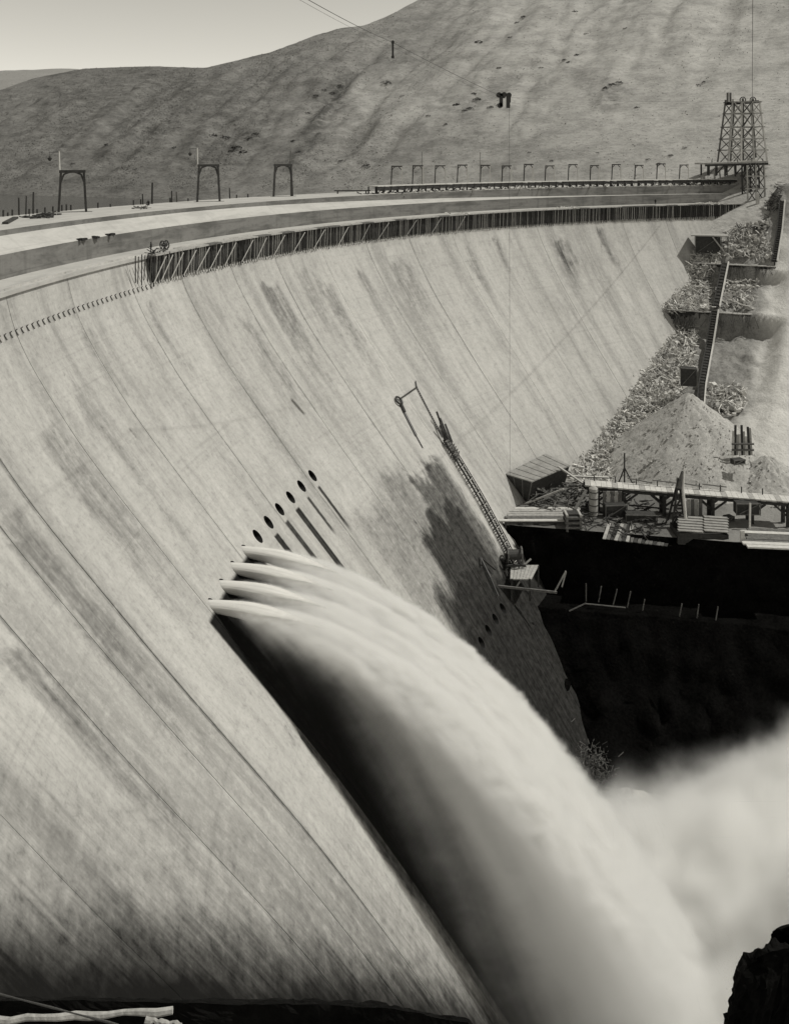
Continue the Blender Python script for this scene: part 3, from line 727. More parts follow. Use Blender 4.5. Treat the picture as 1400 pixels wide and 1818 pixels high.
for q in range(5): MB().beam(pp(1305+q*3, 287-q*.6, -2), pp(1338-q*2, 283+q, -3), .5, .3).build('stacked_plank', M['timber_white'], plat)
lt = thing('lower_tower', 'narrow braced timber tower stepping down the bank below the platform', 'tower', px(1337, 360, TY-14))
def lp(x, y, dy=0): return rel(lt, px(x, y, TY-14)) + Vector((0, dy, 0))
for dy in (-2, 2):
    for x in (1322, 1337, 1352): MB().beam(lp(x-1, 293, dy), lp(x+1, 398 if x < 1350 else 372, dy), .36).build('leg', M['timber_pale' if dy < 0 else 'timber_dark'], lt)
    for y in (312, 334, 357, 380):
        MB().beam(lp(1318, y, dy), lp(1356, y, dy), .3).build('girt', M['timber_pale' if dy < 0 else 'timber_dark'], lt)
        for a, b in ((1322, 1337), (1337, 1352)):
            MB().beam(lp(a, y, dy), lp(b, y-22, dy), .22).build('brace', M['timber_mid'], lt); MB().beam(lp(b, y, dy), lp(a, y-22, dy), .22).build('brace', M['timber_dark'], lt)
o = MB().beam(px(1345, 384, 266), px(1344, 342, 266), .9, .5).build('white_board', M['timber_white']); tag(o, 'tall white board standing upright beside the lower tower', 'board')
def cable(name, label, pts, r, cat='cable', n=14):
    P = []
    for a, b in zip(pts[:-1], pts[1:]):
        for i in range(n): P.append(Vector(a).lerp(Vector(b), i/n) - Vector((0,0,.004*(b-a).length*math.sin(math.pi*i/n))))
    P.append(Vector(pts[-1])); return tag(MB().tube(P, r, 5).build(name, M['cable']), label, cat)
car = px(893, 172, 142.0)
cable('main_cable', 'heavy cableway cable sloping down from the upper left to the carriage', [px(470, -45, 52), px(697, 75, 104), car], .026)
cable('far_cable', 'cableway cable running on from the carriage to the tower', [car, px(1320, 176, TY)], .018)
cable('haul_rope', 'thin haul rope strung just under the sloping main cable', [px(470, -36, 52), px(697, 83, 104), car - Vector((0,0,.6))], .012)
cable('hoist_rope', 'thin hoist rope hanging straight down from the cableway carriage', [car - Vector((-.95,0,1.5)), car + Vector((1.05, 0, -62))], .02)
cable('tower_cable', 'cable rising steeply from the cableway tower top out of view', [px(1335, 178, TY), px(1336, -70, 150)], .06)
cg = thing('cableway_carriage', 'dark cableway carriage with sheaves hanging over the canyon', 'carriage', car)
MB().box((-.35,0,-.5),(.5,.7,2.0)).box((-.2,0,.2),(.9,.6,.7)).build('frame', M['iron'], cg)
MB().box((.75,0,-.85),(.55,.6,1.7)).box((1.0,0,-.4),(.3,.5,.9)).build('hook_block', M['iron'], cg)
for sx, sz in ((-.7,.35),(.1,.38),(.85,.3),(-.5,-1.3)):
    mb = MB().tube([(sx,-.35,sz),(sx,.35,sz)], .42, 14); mb.build('sheave', M['iron'], cg)
bt = thing('rope_carrier', 'small dark rope carrier hanging from the sloping cable', 'rope carrier', px(697, 76, 104))
MB().beam((0,0,.2),(0,0,-1.7),.22,.14).build('hanger', M['iron'], bt); MB().tube([(0,-.15,.1),(0,.15,.1)], .2, 10).build('roller', M['iron'], bt); MB().box((0,0,-1.6),(.34,.2,.3)).build('weight', M['iron'], bt)

# ------------------------------------------------------------------ pump pipe and stair on the face
st = thing('face_stairway', 'narrow dark timber stairway climbing the dam face above the platform', 'stairway', face(.52, 60, .5))
def sp(th, h, out): return rel(st, face(th, h, out))
pathp = [(.5275, 52.2), (.5215, 62), (.5165, 67.6), (.511, 72.0)]
def path(t):
    t *= 3; i = min(int(t), 2); f = t-i; return (pathp[i][0]*(1-f)+pathp[i+1][0]*f, pathp[i][1]*(1-f)+pathp[i+1][1]*f)
for sgn in (-1, 1):
    for i in range(12):
        a, b = path(i/12), path((i+1)/12); e = sgn*.55/170
        MB().beam(sp(a[0]+e, a[1], .55), sp(b[0]+e, b[1], .55), .2, .3).build('rail', M['timber_dark'], st)
for i in range(44):
    a = path((i+.5)/44); MB().beam(sp(a[0]-.0042, a[1], .7), sp(a[0]+.0042, a[1], .7), .16, .1).build('step', M['timber_mid'] if i % 3 else M['timber_pale'], st)
    if i % 3 == 0: MB().beam(sp(a[0]-.0034, a[1], 0), sp(a[0]-.0034, a[1]-.3, 1.7), .14).build('post', M['timber_dark'], st)
    if i % 3 == 0 and i < 42: b = path((i+3.5)/44); MB().beam(sp(a[0]-.0034, a[1]-.3, 1.65), sp(b[0]-.0034, b[1]-.3, 1.65), .12).build('handrail', M['timber_dark'], st)
hd = thing('stair_head', 'dark braced timber landing at the top of the face stairway', 'landing', face(.5285, 52, .3))
def hp(th, h, out): return rel(hd, face(th, h, out))
for a, b in (((.5335, 52.2, .2), (.5335, 48.5, 1.8)), ((.526, 53.2, .2), (.526, 50.0, 1.9)), ((.5335, 49.5, 1.6), (.524, 52.6, 1.6)), ((.532, 53.8, .4), (.521, 56, .6)), ((.538, 50.2, .3), (.528, 54.5, .5)), ((.5375, 50.5, 1.4), (.5305, 53.0, 1.2))):
    MB().beam(hp(*a), hp(*b), .26).build('timber', M['timber_dark'], hd)
for i in range(7): MB().beam(hp(.5225, 52.9+i*.4, .9), hp(.5345, 52.2+i*.4, .9), .28, .1).build('plank', M['timber_mid'], hd)
ch = thing('bead_chain', 'thin chain of rods running up the face from the stairway landing', 'chain', face(.535, 48, .3))
for i in range(26):
    f = i/25; th, h = .5425-.0125*f, 43.9+7.6*f
    MB().beam(rel(ch, face(th, h, .18)), rel(ch, face(th-.0003, h+.26, .22)), .17).build('link', M['iron'], ch)
MB().beam(rel(ch, face(.5475, 43.0, .2)), rel(ch, face(.5425, 43.9, .2)), .16).beam(rel(ch, face(.5425, 43.9, .3)), rel(ch, face(.501, 44.4, .3)), .16).build('crosspipe', M['iron'], ch)
va = thing('pipe_valve', 'dark round valve outlet on the face at the end of the crosspipe', 'valve', face(.496, 44.6, .3))
mb = MB(); c = face(.496, 44.6, .35)
for q in range(14):
    a0, a1 = 2*math.pi*q/14, 2*math.pi*(q+1)/14
    mb.beam(rel(va, face(.496+.0042*math.cos(a0), 44.6+.62*math.sin(a0), .35)), rel(va, face(.496+.0042*math.cos(a1), 44.6+.62*math.sin(a1), .35)), .3)
mb.build('ring', M['iron'], va)
MB().tube([rel(va, face(.4965, 45.2, .2)), rel(va, face(.4935, 46.3, .25))], .3, 8).build('spout', M['iron'], va)
tag(MB().beam(face(.4935, 46.2, .14), face(.4865, 49.8, .14), .4, .2).beam(face(.4868, 49.8, .13), face(.484, 51.6, .13), .16, .1).build('drip_pipe', M['iron']), 'dark pipe running down the face below the round valve', 'pipe')
br = thing('iron_bracket', 'bent dark iron bracket fixed to the wet face above the small platform', 'bracket', face(.457, 68.3, .4))
def bp(x, y, out): 
    return None
for a, b in (((.4585, 67.0, .3), (.452, 69.6, .5)), ((.4585, 67.0, .3), (.466, 69.4, .8)), ((.4585, 67.0, .3), (.450, 67.7, .4)), ((.452, 69.6, .5), (.447, 72, .4))):
    MB().beam(rel(br, face(*a)), rel(br, face(*b)), .24).build('arm', M['iron'], br)

# small platform hung at the foot of the stair
pf2 = thing('working_platform', 'small pale planked platform with railings at the foot of the dam face', 'platform', on_level(925, 1015, 70.3))
def wp(x, y, h=70.3): return rel(pf2, on_level(x, y, h))
for i in range(7):
    f0, f1 = i/7+.008, (i+1)/7-.008
    q = [on_level(906, 1003, 70.3).lerp(on_level(956, 1003, 70.3), f) for f in (f0, f1)] + [on_level(905, 1028, 70.3).lerp(on_level(943, 1028, 70.3), f) for f in (f1, f0)]
    q = [rel(pf2, v) for v in q]; mb = MB(); mb.add(q + [v - Vector((0,0,.18)) for v in q], [(0,1,2,3)[::-1],(4,5,6,7),(0,4,5,1),(1,5,6,2),(2,6,7,3),(3,7,4,0)]); mb.build('plank', M['timber_pale'], pf2)
for x, y in ((908, 1028), (940, 1028), (955, 1005)): MB().beam(wp(x, y), wp(x, y) - Vector((0,0,3.6)), .3).build('post', M['timber_dark'], pf2)
MB().beam(px(878, 1040, 150) - Vector(pf2.location), px(988, 1052, 150) - Vector(pf2.location), .28, .34).build('beam', M['timber_mid'], pf2)
MB().beam(px(914, 1045, 150.5) - Vector(pf2.location), px(922, 1033, 150.5) - Vector(pf2.location), .2).build('strut', M['timber_pale'], pf2)
wi = thing('winch', 'dark drum winch with a spoked wheel beside the small pale platform', 'winch', px(913, 985, 155))
mb = MB().tube([(-1.2,0,0),(1.2,.2,0)], .85, 14); mb.build('drum', M['iron'], wi)
for s in (-1.2, 1.2):
    mb = MB()
    for q in range(12): a0, a1 = q*.5236, (q+1)*.5236; mb.beam((s,1.3*math.cos(a0),1.3*math.sin(a0)),(s,1.3*math.cos(a1),1.3*math.sin(a1)),.2)
    mb.build('flange', M['timber_mid'], wi)
MB().beam((-1.6,-1,-1.4),(1.8,-1,-1.4),.3).beam((-1.4,0,-1.4),(-1.3,0,.1),.25).beam((1.4,0,-1.4),(1.3,0,.1),.25).build('frame', M['timber_dark'], wi)
MB().beam((1.2,-.6,-1.8),(2.8,-.2,-.6),.22).build('lever', M['timber_pale'], wi)
sl = thing('slat_rack', 'row of short dark slats fixed on the face left of the platform', 'rack', face(.497, 70, .4))
for i in range(7): MB().beam(rel(sl, face(.4885-.0035*i*.0 + .0035*i, 70.6-.25*i, .25)), rel(sl, face(.4845+.0035*i, 72.2-.25*i, .4)), .14, .3).build('slat', M['timber_dark'], sl)

# ------------------------------------------------------------------ platforms, sheds and trestle on the bench
BL = 66.0
sh = thing('lean_to_shed', 'lean-to shed with pale board roof and dark walls against the dam', 'shed', px(925, 888, 173.5))
def sq(x, y, Y): return rel(sh, px(x, y, Y))
A, B, C_, D = sq(896, 841, 172.5), sq(943, 855, 168.5), sq(1012, 826, 176.5), sq(968, 805, 182)
for i in range(12):
    f0, f1 = i/12+.004, (i+1)/12-.004
    q = [A.lerp(D, f0), B.lerp(C_, f0), B.lerp(C_, f1), A.lerp(D, f1)]; dz = Vector((0,0,-.2 + .05*(i % 2)))
    mb = MB(); mb.add([v + dz*0 + Vector((0,0,.05*(i%2))) for v in q] + [v + Vector((0,0,-.2)) for v in q], [(0,1,2,3),(7,6,5,4),(0,4,5,1),(1,5,6,2),(2,6,7,3),(3,7,4,0)]); mb.build('roof_plank', M['roof_boards'], sh)
low = Vector((0,0,-.25)); E_, F_, G_, H_ = sq(911, 890, 174), sq(937, 889, 170.5), sq(1000, 868, 178), sq(960, 860, 183)
ins = lambda v: v + low
mb = MB(); mb.add([ins(A.lerp(B,.03)), ins(A.lerp(B,.97)), ins(C_.lerp(B,.03)), ins(D.lerp(A,.03)), E_, F_, G_, H_], [(0,4,5,1),(1,5,6,2),(2,6,7,3),(3,7,4,0)]); mb.build('wall', M['timber_dark'], sh)
for f in (0, .33, .66, 1): MB().beam(ins(A.lerp(B, f)) + Vector((-.02,-.12,0)), E_.lerp(F_, f) + Vector((0,-.12,0)), .16).build('stud', M['timber_mid'], sh)

def plank_deck(name, label, x0, x1, ya, yb, n, h, mats, jut=.6, thick=.22, skew=0):
    p0 = on_level((x0+x1)/2, (ya+yb)/2, h); t = thing(name, label, 'platform', p0)
    for i in range(n):
        y = ya+(yb-ya)*(i+.5)/n; a, b = on_level(x0, y, h), on_level(x1, y+skew, h); e = random.uniform(-jut, jut); dz = random.uniform(-.08, .08)
        wid = (on_level(x0, ya, h)-on_level(x0, yb, h)).length/n*.9
        MB().beam(a + Vector((e,0,dz)) - p0, b + Vector((e*.5,0,dz)) - p0, wid, thick).build('plank', M[random.choice(mats)], t)
    return t
d1 = plank_deck('timber_deck', 'stepped deck of long planks beside the shed at the wall edge', 893, 1030, 897, 926, 9, 65.3, ['timber_pale', 'timber_mid', 'timber_pale', 'timber_white'], 1.0)
for x in (897, 925, 955, 985, 1015):
    a = on_level(x, 927, 65.5) - Vector(d1.location); MB().beam(a, a - Vector((0,0,3.5)), .4).build('post', M['timber_dark'], d1)
    MB().beam(a+Vector((0,.0,-.35)), a+Vector((2.2,0,-.35)), .3).build('ledger', M['timber_mid'], d1)
cr = thing('crib_tower', 'square crib of stacked timbers at the edge of the bench', 'crib', px(1016, 955, 161))
for i in range(11):
    z = .2 + i*.42
    for s in (-1, 1):
        if i % 2: MB().beam((-1.5, s*1.1, z), (1.5, s*1.1, z), .38).build('timber', M['timber_mid' if s < 0 else 'timber_dark'], cr)
        else: MB().beam((s*1.2, -1.4, z), (s*1.2, 1.4, z), .38).build('timber', M['timber_pale' if i > 8 else 'timber_mid'], cr)
MB().box((0,0,2.3),(2.0,1.8,4.6)).build('fill', M['timber_dark'], cr)
# stockpile of leaning planks, tray and pale deck
lr = thing('leaning_planks', 'row of boards leaning side by side along the bench edge', 'boards', px(1130, 945, 159))
for i in range(17):
    x = 1076+i*6.8; y0 = 954+i*.8; e = random.uniform(-2, 2)
    a, b = px(x-4, y0+3, 156.2-i*.04), px(x+6+e, y0-25+random.uniform(-2,2), 160.8)
    MB().beam(a - Vector(lr.location), b - Vector(lr.location), .56, .12).build('board', M[('timber_pale','timber_mid','timber_dark')[i % 3 if i < 9 else (1, 2, 1)[i % 3]]], lr)
tray = thing('board_roof_bin', 'long low bin covered with flat weathered boards', 'bin', px(1247, 945, 158))
for i in range(6):
    for jx in (0, 1):
        a = px(1203+jx*46, 917+i*4.8, 160.6-.9*i); b = px(1248+jx*44, 920+i*4.8, 160.6-.9*i); MB().beam(a - Vector(tray.location), b - Vector(tray.location), .8, .14).build('board', M['roof_boards'], tray)
a = px(1203, 946, 155.8) - Vector(tray.location); b = px(1293, 950, 155.8) - Vector(tray.location)
mb = MB(); back = Vector((0, 4.6, .0)); dn = Vector((0,0,-2.0)); mb.add([a,b,b+back,a+back,a+dn,b+dn,b+back+dn,a+back+dn], [(0,4,5,1),(1,5,6,2),(2,6,7,3),(3,7,4,0),(4,7,6,5)]); mb.build('side', M['timber_dark'], tray)
pd = plank_deck('pale_deck', 'pale planked landing with an upright end board at the right', 1322, 1420, 938, 972, 7, 65.6, ['timber_pale', 'timber_white', 'timber_mid'], .5, .25, 4)
MB().beam(px(1318, 972, 154.5) - Vector(pd.location), px(1317, 942, 154.5) - Vector(pd.location), .7, .3).build('end_board', M['timber_white'], pd)

# trestle
tb = thing('trestle_bridge', 'long timber trestle with pale deck and braced bents crossing the bench', 'trestle', px(1225, 925, 165))
def ty(x): return 168.5 - (x-1040)/360*8
def tyy(x): return 861.5 + (x-1040)*.0815
n = 38
for i in range(n):
    x0, x1 = 1038+i*370/n+.25, 1038+(i+1)*370/n-.25
    a0, a1 = px(x0, tyy(x0), ty(x0)), px(x1, tyy(x1), ty(x1)); bk = Vector((.55, 3.0, 0)); dn = Vector((0,0,-.28 + .06*(i % 2)))
    v = [a0, a1, a1+bk, a0+bk]; v = [q - Vector(tb.location) for q in v]; mb = MB(); mb.add(v+[q+dn for q in v], [(0,1,2,3),(7,6,5,4),(0,4,5,1),(1,5,6,2),(2,6,7,3),(3,7,4,0)]); mb.build('deck_plank', M['timber_white' if i % 5 else 'timber_pale'], tb)
def tpt(x, dz=0, dy=0): return px(x, tyy(x), ty(x)) - Vector(tb.location) + Vector((0, dy, dz))
for dy in (.35, 2.6):
    for i in range(12):
        x0, x1 = 1040+i*30.5, 1040+(i+1)*30.5; MB().beam(tpt(x0, -.62, dy), tpt(x1, -.62, dy), .3, .62).build('stringer', M['timber_dark'], tb)
for x in (1062, 1108, 1180, 1266, 1336, 1400):
    for dy in (.4, 2.5):
        MB().beam(tpt(x, -.9, dy), tpt(x, -5.0, dy), .55).build('post', M['timber_dark'], tb)
        for s in (-1, 1): MB().beam(tpt(x, -2.9, dy), tpt(x+s*24, -.95, dy), .3).build('brace', M['timber_dark'], tb)
    MB().beam(tpt(x, -.95, -.3), tpt(x, -.95, 3.2), .5).build('cap', M['timber_dark'], tb)
for i in range(9):
    x = 1060+i*38; MB().beam(tpt(x, 0, 2.7), tpt(x, 1.1, 2.7), .16).build('rail_post', M['timber_dark'], tb)
for i in range(4): x = 1120+i*45; MB().beam(tpt(x, 1.05, 2.7), tpt(x+44, .55+.3*(i%2), 2.7), .3, .14).build('handrail', M['timber_mid'], tb)
MB().beam(tpt(1118, -3.4, 1), tpt(1190, -3.5, 1), .22).build('tie', M['timber_dark'], tb)
for i, x in enumerate((1072, 1079, 1086, 1093, 1100)): 
    o = MB().beam(px(x, 913, 166.3), px(x+.5, 872, 166.3), .62, .12).build('upright_board', M['timber_pale' if i % 2 else 'timber_mid']); tag(o, ('leftmost', 'second', 'middle', 'fourth', 'rightmost')[i] + ' upright form board of five standing under the trestle', 'board', 'upright boards under the trestle')
for i, x in enumerate((1222, 1229, 1236, 1243)):
    o = MB().beam(px(x, 923, 164), px(x, 886, 164), .62, .12).build('upright_board', M['timber_mid' if i % 2 else 'timber_pale']); tag(o, ('leftmost', 'second', 'third', 'rightmost')[i] + ' board of four standing right of the derrick under the trestle', 'board', 'boards right of the derrick')
dk = thing('derrick', 'dark pyramid derrick with a pale pointed mast beside the trestle', 'derrick', px(1204, 926, 161.5))
def dp(x, y, dy=0): return px(x, y, 161.5) - Vector(dk.location) + Vector((0, dy, 0))
for x in (1189, 1218):
    for dy in (-1.3, 1.3): MB().beam(dp(x, 928, dy), dp(1204, 850, 0), .3).build('leg', M['timber_dark'], dk)
for y, w in ((868, 4), (884, 8), (900, 10), (914, 12)):
    for dy in (-1, 1): MB().beam(dp(1204-w, y, dy*(y-850)/70), dp(1204+w, y, dy*(y-850)/70), .28).build('girt', M['timber_dark'], dk)
for (y0, w0), (y1, w1) in (((928, 14), (900, 9)), ((900, 9), (876, 5))): MB().beam(dp(1204-w0, y0, -1), dp(1204+w1, y1, -.7), .24).beam(dp(1204+w0, y0, -1), dp(1204-w1, y1, -.7), .24).build('brace', M['timber_dark'], dk)
MB().tube([dp(1213, 928, -1.4), dp(1209, 868, -.9), dp(1213, 830, -.3)], [.3, .26, .05], 7).build('mast', M['timber_white'], dk)
MB().tube([dp(1204, 866), dp(1211, 836)], [.62, .2], 8).build('hood', M['timber_mid'], dk)
# goods shed bays and machinery near the trestle end
def crate(name, label, x, y, Y, size, m, rz=0, group=None):
    t = thing(name, label, name.split('_')[-1], px(x, y, Y), rz, group); w, d, h = size
    MB().box((0,0,h/2),(w*.94,d*.94,h*.98)).build('body', M[m], t)
    for s in (-1, 1):
        MB().beam((s*w/2,-d/2-.03,0),(s*w/2,-d/2-.03,h),.18).build('batten', M['timber_mid'], t)
    for z in (.12, h-.1): MB().beam((-w/2,-d/2-.05,z),(w/2,-d/2-.05,z),.16).build('rail', M['timber_mid'], t)
    MB().beam((-w*.45,-d/2-.06,.1),(w*.45,-d/2-.06,h-.1),.14).build('brace', M['timber_mid'], t)
    return t
crate('timber_crate', 'dark braced crate at the left end of the trestle', 1090, 916, 165.9, (4.0, 2.2, 2.4), 'timber_dark', .1)
crate('timber_crate', 'low dark crate in front of the trestle bents', 1136, 924, 163.8, (5.5, 2, 1.4), 'timber_dark', -.05)
crate('timber_crate', 'dark crate hanging bin under the right end of the trestle', 1324, 911, 161.6, (4.2, 2.0, 2.1), 'timber_dark', 0)
crate('tool_box', 'small dark box lying on the gravel under the trestle', 1292, 925, 163.6, (1.6, 1.2, 1.0), 'timber_dark', .4)
o = MB().beam(px(1330, 945, 159), px(1331, 893, 160), .3).build('steel_post', M['timber_white']); tag(o, 'white slim post standing before the right bent of the trestle', 'post')
dr = thing('water_tank', 'round pale tank with dark hoops at the trestle head', 'tank', px(1053, 914, 166))
MB().tube([(0,0,0),(0,0,4.9),(0,0,5.3)], [.8,.8,.3], 14).build('shell', M['timber_pale'], dr)
for z in (.6, 1.8, 3.0, 4.2): MB().tube([(0,0,z),(0,0,z+.16)], .84, 14).build('hoop', M['iron'], dr)
af = thing('signal_frame', 'dark pointed pole frame standing behind the left end of the trestle', 'pole frame', px(1108, 862, 172))
MB().beam((0,0,-2),(0,0,6.2),.24).build('mast', M['timber_dark'], af)
for s in (-1.8, 2.6): MB().beam((s,.4,-1.6),(0,0,3.4),.2).build('stay', M['timber_dark'], af)
mb = MB()
for q in range(12): a0, a1 = q*.5236, (q+1)*.5236; mb.beam((1.1*math.cos(a0),0,1.1+1.1*math.sin(a0)),(1.1*math.cos(a1),0,1.1+1.1*math.sin(a1)),.2)
for q in range(4): a0 = q*.785; mb.beam((1.1*math.cos(a0),0,1.1+1.1*math.sin(a0)),(-1.1*math.cos(a0),0,1.1-1.1*math.sin(a0)),.12)
o = mb.build('spoked_wheel', M['iron']); o.location = px(1014, 888, 170); tag(o, 'dark spoked wheel standing among timber near the shed', 'wheel')
# long pale timbers lying over the heap
for x0, y0, x1, y1, Y, m, lab in ((990, 828, 1040, 862, 174, 'timber_pale', 'long pale timber sloping from the shed to the trestle end'), (1005, 845, 1080, 848, 178, 'timber_white', 'white plank lying flat on the heap above the trestle'),
                                (925, 897, 1000, 868, 170, 'timber_pale', 'pale timber slanting up from the deck behind the shed'), (1040, 870, 1020, 905, 166, 'timber_mid', 'brown timber leaning at the left trestle bent')):
    tag(MB().beam(px(x0, y0, Y), px(x1, y1, Y-3), .5, .25).build('loose_timber', M[m]), lab, 'timber')

# stakes on the lower ledge of the black wall
for i, (x, ya, x2, yb) in enumerate(((1040,1036,1040,1067),(1067,1041,1062,1069),(1095,1046,1088,1074),(1119,1050,1113,1078),(1144,1064,1140,1084),(1210,1072,1205,1096),(1240,1073,1236,1101),(1274,1077,1269,1106))):
    Y = wall_front(30)-5 - (x-1040)*.02
    tag(MB().beam(px(x2, yb, Y), px(x, ya, Y), .17).build('stake', M['timber_mid']), ('leftmost','second','third','fourth','fifth','sixth','seventh','rightmost')[i] + ' thin pale stake of the eight on the black wall ledge', 'stake', 'stakes on the dark ledge')
tag(MB().beam(px(1010,1085,150), px(1040,1071,150), .16).beam(px(1040,1072,150.2), px(1110,1079,149.6), .14).build('ledge_rail', M['timber_mid']), 'thin pale rail edging the ledge in the dark wall', 'rail')
tag(MB().beam(px(985,1049,151), px(1004,1014,151), .22).beam(px(1004,1016,151.3), px(997,1042,151.3), .2).build('leaning_poles', M['timber_pale']), 'two crossed pale poles leaning up beside the small platform', 'poles')

# ------------------------------------------------------------------ the right bank: walls, chutes, heaps
def bank_pt(x, y):
    u = (x-700)/F_PX; lo, hi = 150.0, 320.0     # where a view ray meets the smooth bank
    e = (y-HOR)/F_PX
    f = lambda Y: bank_h(u*Y, Y) - e*Y
    best = None; prev = f(lo); Y = lo
    while Y < hi:
        c = f(Y+.5)
        if prev > 0 >= c: best = Y+.25; break
        prev = c; Y += .5
    if best is None: best = hi
    return px(x, y, best)
def crib_wall(name, label, x0, x1, y, hgt, boards=5, step=12, hfun=lambda f: 1.0):
    a, b = bank_pt(x0, y), bank_pt(x1, y+1.0); a.z = b.z = (a.z+b.z)/2; t = thing(name, label, 'retaining wall', a)
    d = (b-a); L = d.length; d.normalize(); nrm = Vector((-d.y, d.x, 0)); nrm = nrm if nrm.y > 0 else -nrm
    n = max(3, int(L/2.2))
    for i in range(n):
        q = d*(L*(i+.5)/n); hh = hgt*hfun((i+.5)/n)
        MB().beam(q - nrm*1.0 + Vector((0,0,.1)), q - nrm*.95 + Vector((0,0,-hh-.3)), .3).build('post', M['timber_dark'], t)
        for k in range(boards):
            z = -.25 - hh*(k+.5)/boards
            MB().beam(d*(L*i/n+.02) - nrm*.75 + Vector((0,0,z)), d*(L*(i+1)/n-.02) - nrm*.75 + Vector((0,0,z)), .14, hh/boards*.93).build('board', M['timber_dark'], t)
        MB().beam(d*(L*i/n+.03) - nrm*.6 + Vector((0,0,.06)), d*(L*(i+1)/n-.03) - nrm*.6 + Vector((0,0,.06 + random.uniform(-.05,.08))), 2.4, .22).build('cap_plank', M['timber_pale'], t)
    return t
crib_wall('retaining_wall', 'upper dark timber retaining wall with a pale plank top on the bank', 1230, 1378, 469, 3.4, 5, hfun=lambda f: 1.5 if f < .25 else 1-.35*f)
crib_wall('retaining_wall', 'lower dark timber retaining wall with hanging brush below its top', 1184, 1352, 553, 5.2, 7, hfun=lambda f: 1.25 if f < .3 else 1.05-.3*f)
for (x0, x1, y0, y1, n, lab) in ((1195, 1240, 560, 590, 40, 'thin drooping poles hanging from the left of the lower wall'), (1250, 1340, 562, 590, 34, 'loose drooping poles hanging below the right of the lower wall'), (1235, 1370, 474, 500, 40, 'loose battens hanging below the upper wall')):
    mb = MB()
    for q in range(n):
        x = random.uniform(x0, x1); p0 = bank_pt(x, y0+random.uniform(-4, 4)) - Vector((.5,1.2,0)); p1 = p0 + Vector((random.uniform(-1.6,1.6), -random.uniform(.2,.8), -random.uniform(1.5, 4)))
        mb.beam(p0, p1, .12)
    tag(mb.build('hanging_poles', M['timber_mid']), lab, 'hanging poles', None, 'stuff')
def chute(name, label, pts, w, rails=True, n=14, cat='chute'):
    P = [bank_pt(*p) + Vector((0,-.5,.9)) for p in pts]; t = thing(name, label, cat, P[0]); o0 = Vector(t.location)
    for a, b in zip(P[:-1], P[1:]):
        d = (b-a); s = Vector((.88,-.48,0)); 
        MB().beam(a-o0, b-o0, w*.8, .2).build('bed', M['timber_dark'], t)
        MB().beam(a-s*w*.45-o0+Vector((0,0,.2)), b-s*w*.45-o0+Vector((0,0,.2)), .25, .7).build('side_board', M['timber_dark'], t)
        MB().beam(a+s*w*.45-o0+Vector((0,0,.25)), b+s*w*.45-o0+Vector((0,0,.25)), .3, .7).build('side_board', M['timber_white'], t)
        for i in range(n):
            q = a.lerp(b, (i+.5)/n); MB().beam(q-s*w*.5-o0+Vector((0,0,.3)), q+s*w*.5-o0+Vector((0,0,.3)), .18).build('cross_bar', M['timber_mid'], t)
            if i % 4 == 1: MB().beam(q-o0, q-o0+Vector((0,0,-2.5)), .28).build('post', M['timber_dark'], t)
    return t
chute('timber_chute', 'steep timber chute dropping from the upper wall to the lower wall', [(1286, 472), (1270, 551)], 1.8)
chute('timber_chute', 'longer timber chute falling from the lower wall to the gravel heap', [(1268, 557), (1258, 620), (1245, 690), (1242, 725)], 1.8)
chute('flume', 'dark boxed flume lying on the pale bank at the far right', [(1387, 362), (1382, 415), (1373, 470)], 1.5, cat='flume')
o_sh = crate('bank_hut', 'dark open hut with a flat roof high on the bank beside the dam', 1256, 449, 255, (7.0, 3.5, 5.0), 'timber_dark', -.3)
MB().box((.4, 0, 5.1), (10.0, 5.5, .3)).build('roof', M['timber_pale'], o_sh)
MB().beam((1.2,-2.2,4.8),(5.2,-2.6,-.5),.35).build('prop', M['timber_pale'], o_sh); MB().beam((5.2,-2.2,0),(5.2,-2.2,5),.3).build('corner_post', M['timber_mid'], o_sh)
crate('bank_hut', 'small square dark hut at the top of the gravel heap', 1222, 684, 208, (3.6, 2.4, 4.2), 'timber_dark', -.3)
tf = thing('upright_forms', 'cluster of tall pale upright forms on the gravel at the right', 'forms', px(1316, 806, 180))
for i in range(9):
    x = -1.9+i*.48; MB().beam((x, -.3+.15*(i % 3), -.2), (x*.85, .1, 4.6+1.2*math.sin(i*1.9)), .42, .2).build('board', M[('timber_white','timber_dark','timber_pale')[i % 3]], tf)
for z in (1.0, 2.2): MB().beam((-2.2,-.6,z),(2.2,-.6,z),.3).build('waler', M['timber_mid'], tf)
crate('timber_crate', 'dark box lying at the foot of the upright forms', 1308, 823, 177, (2.4, 1.4, 1.0), 'timber_dark', .3)

def gravel_cone(name, label, apex, base_r, hgt, m):
    mb = MB(); nr, na = 46, 110
    for i in range(nr+1):
        r = base_r*i/nr
        for k in range(na):
            a = 2*math.pi*k/na; rr = r*(1+.08*N(math.cos(a)*1.5, math.sin(a)*1.5, 4))
            x, y = rr*math.cos(a), rr*math.sin(a); z = -hgt*(i/nr)**.96*(1 + .0) + .35*N(x*.35, y*.35, 3)*min(1, i/6) + .22*N(x*1.6, y*1.6, 9, 3)
            mb.v.append((x, y, z - (.5*(1-i/4)**2 if i < 4 else 0)))
    for i in range(nr):
        for k in range(na): k2 = (k+1) % na; mb.f.append((i*na+k, (i+1)*na+k, (i+1)*na+k2, i*na+k2))
    o = mb.build(name, m, None, True); o.location = apex; tag(o, label, 'gravel heap'); return o
gravel_cone('gravel_heap', 'great pale cone of gravel piled below the bank chute', px(1222, 693, 192), 22, 17.5, M['gravel'])
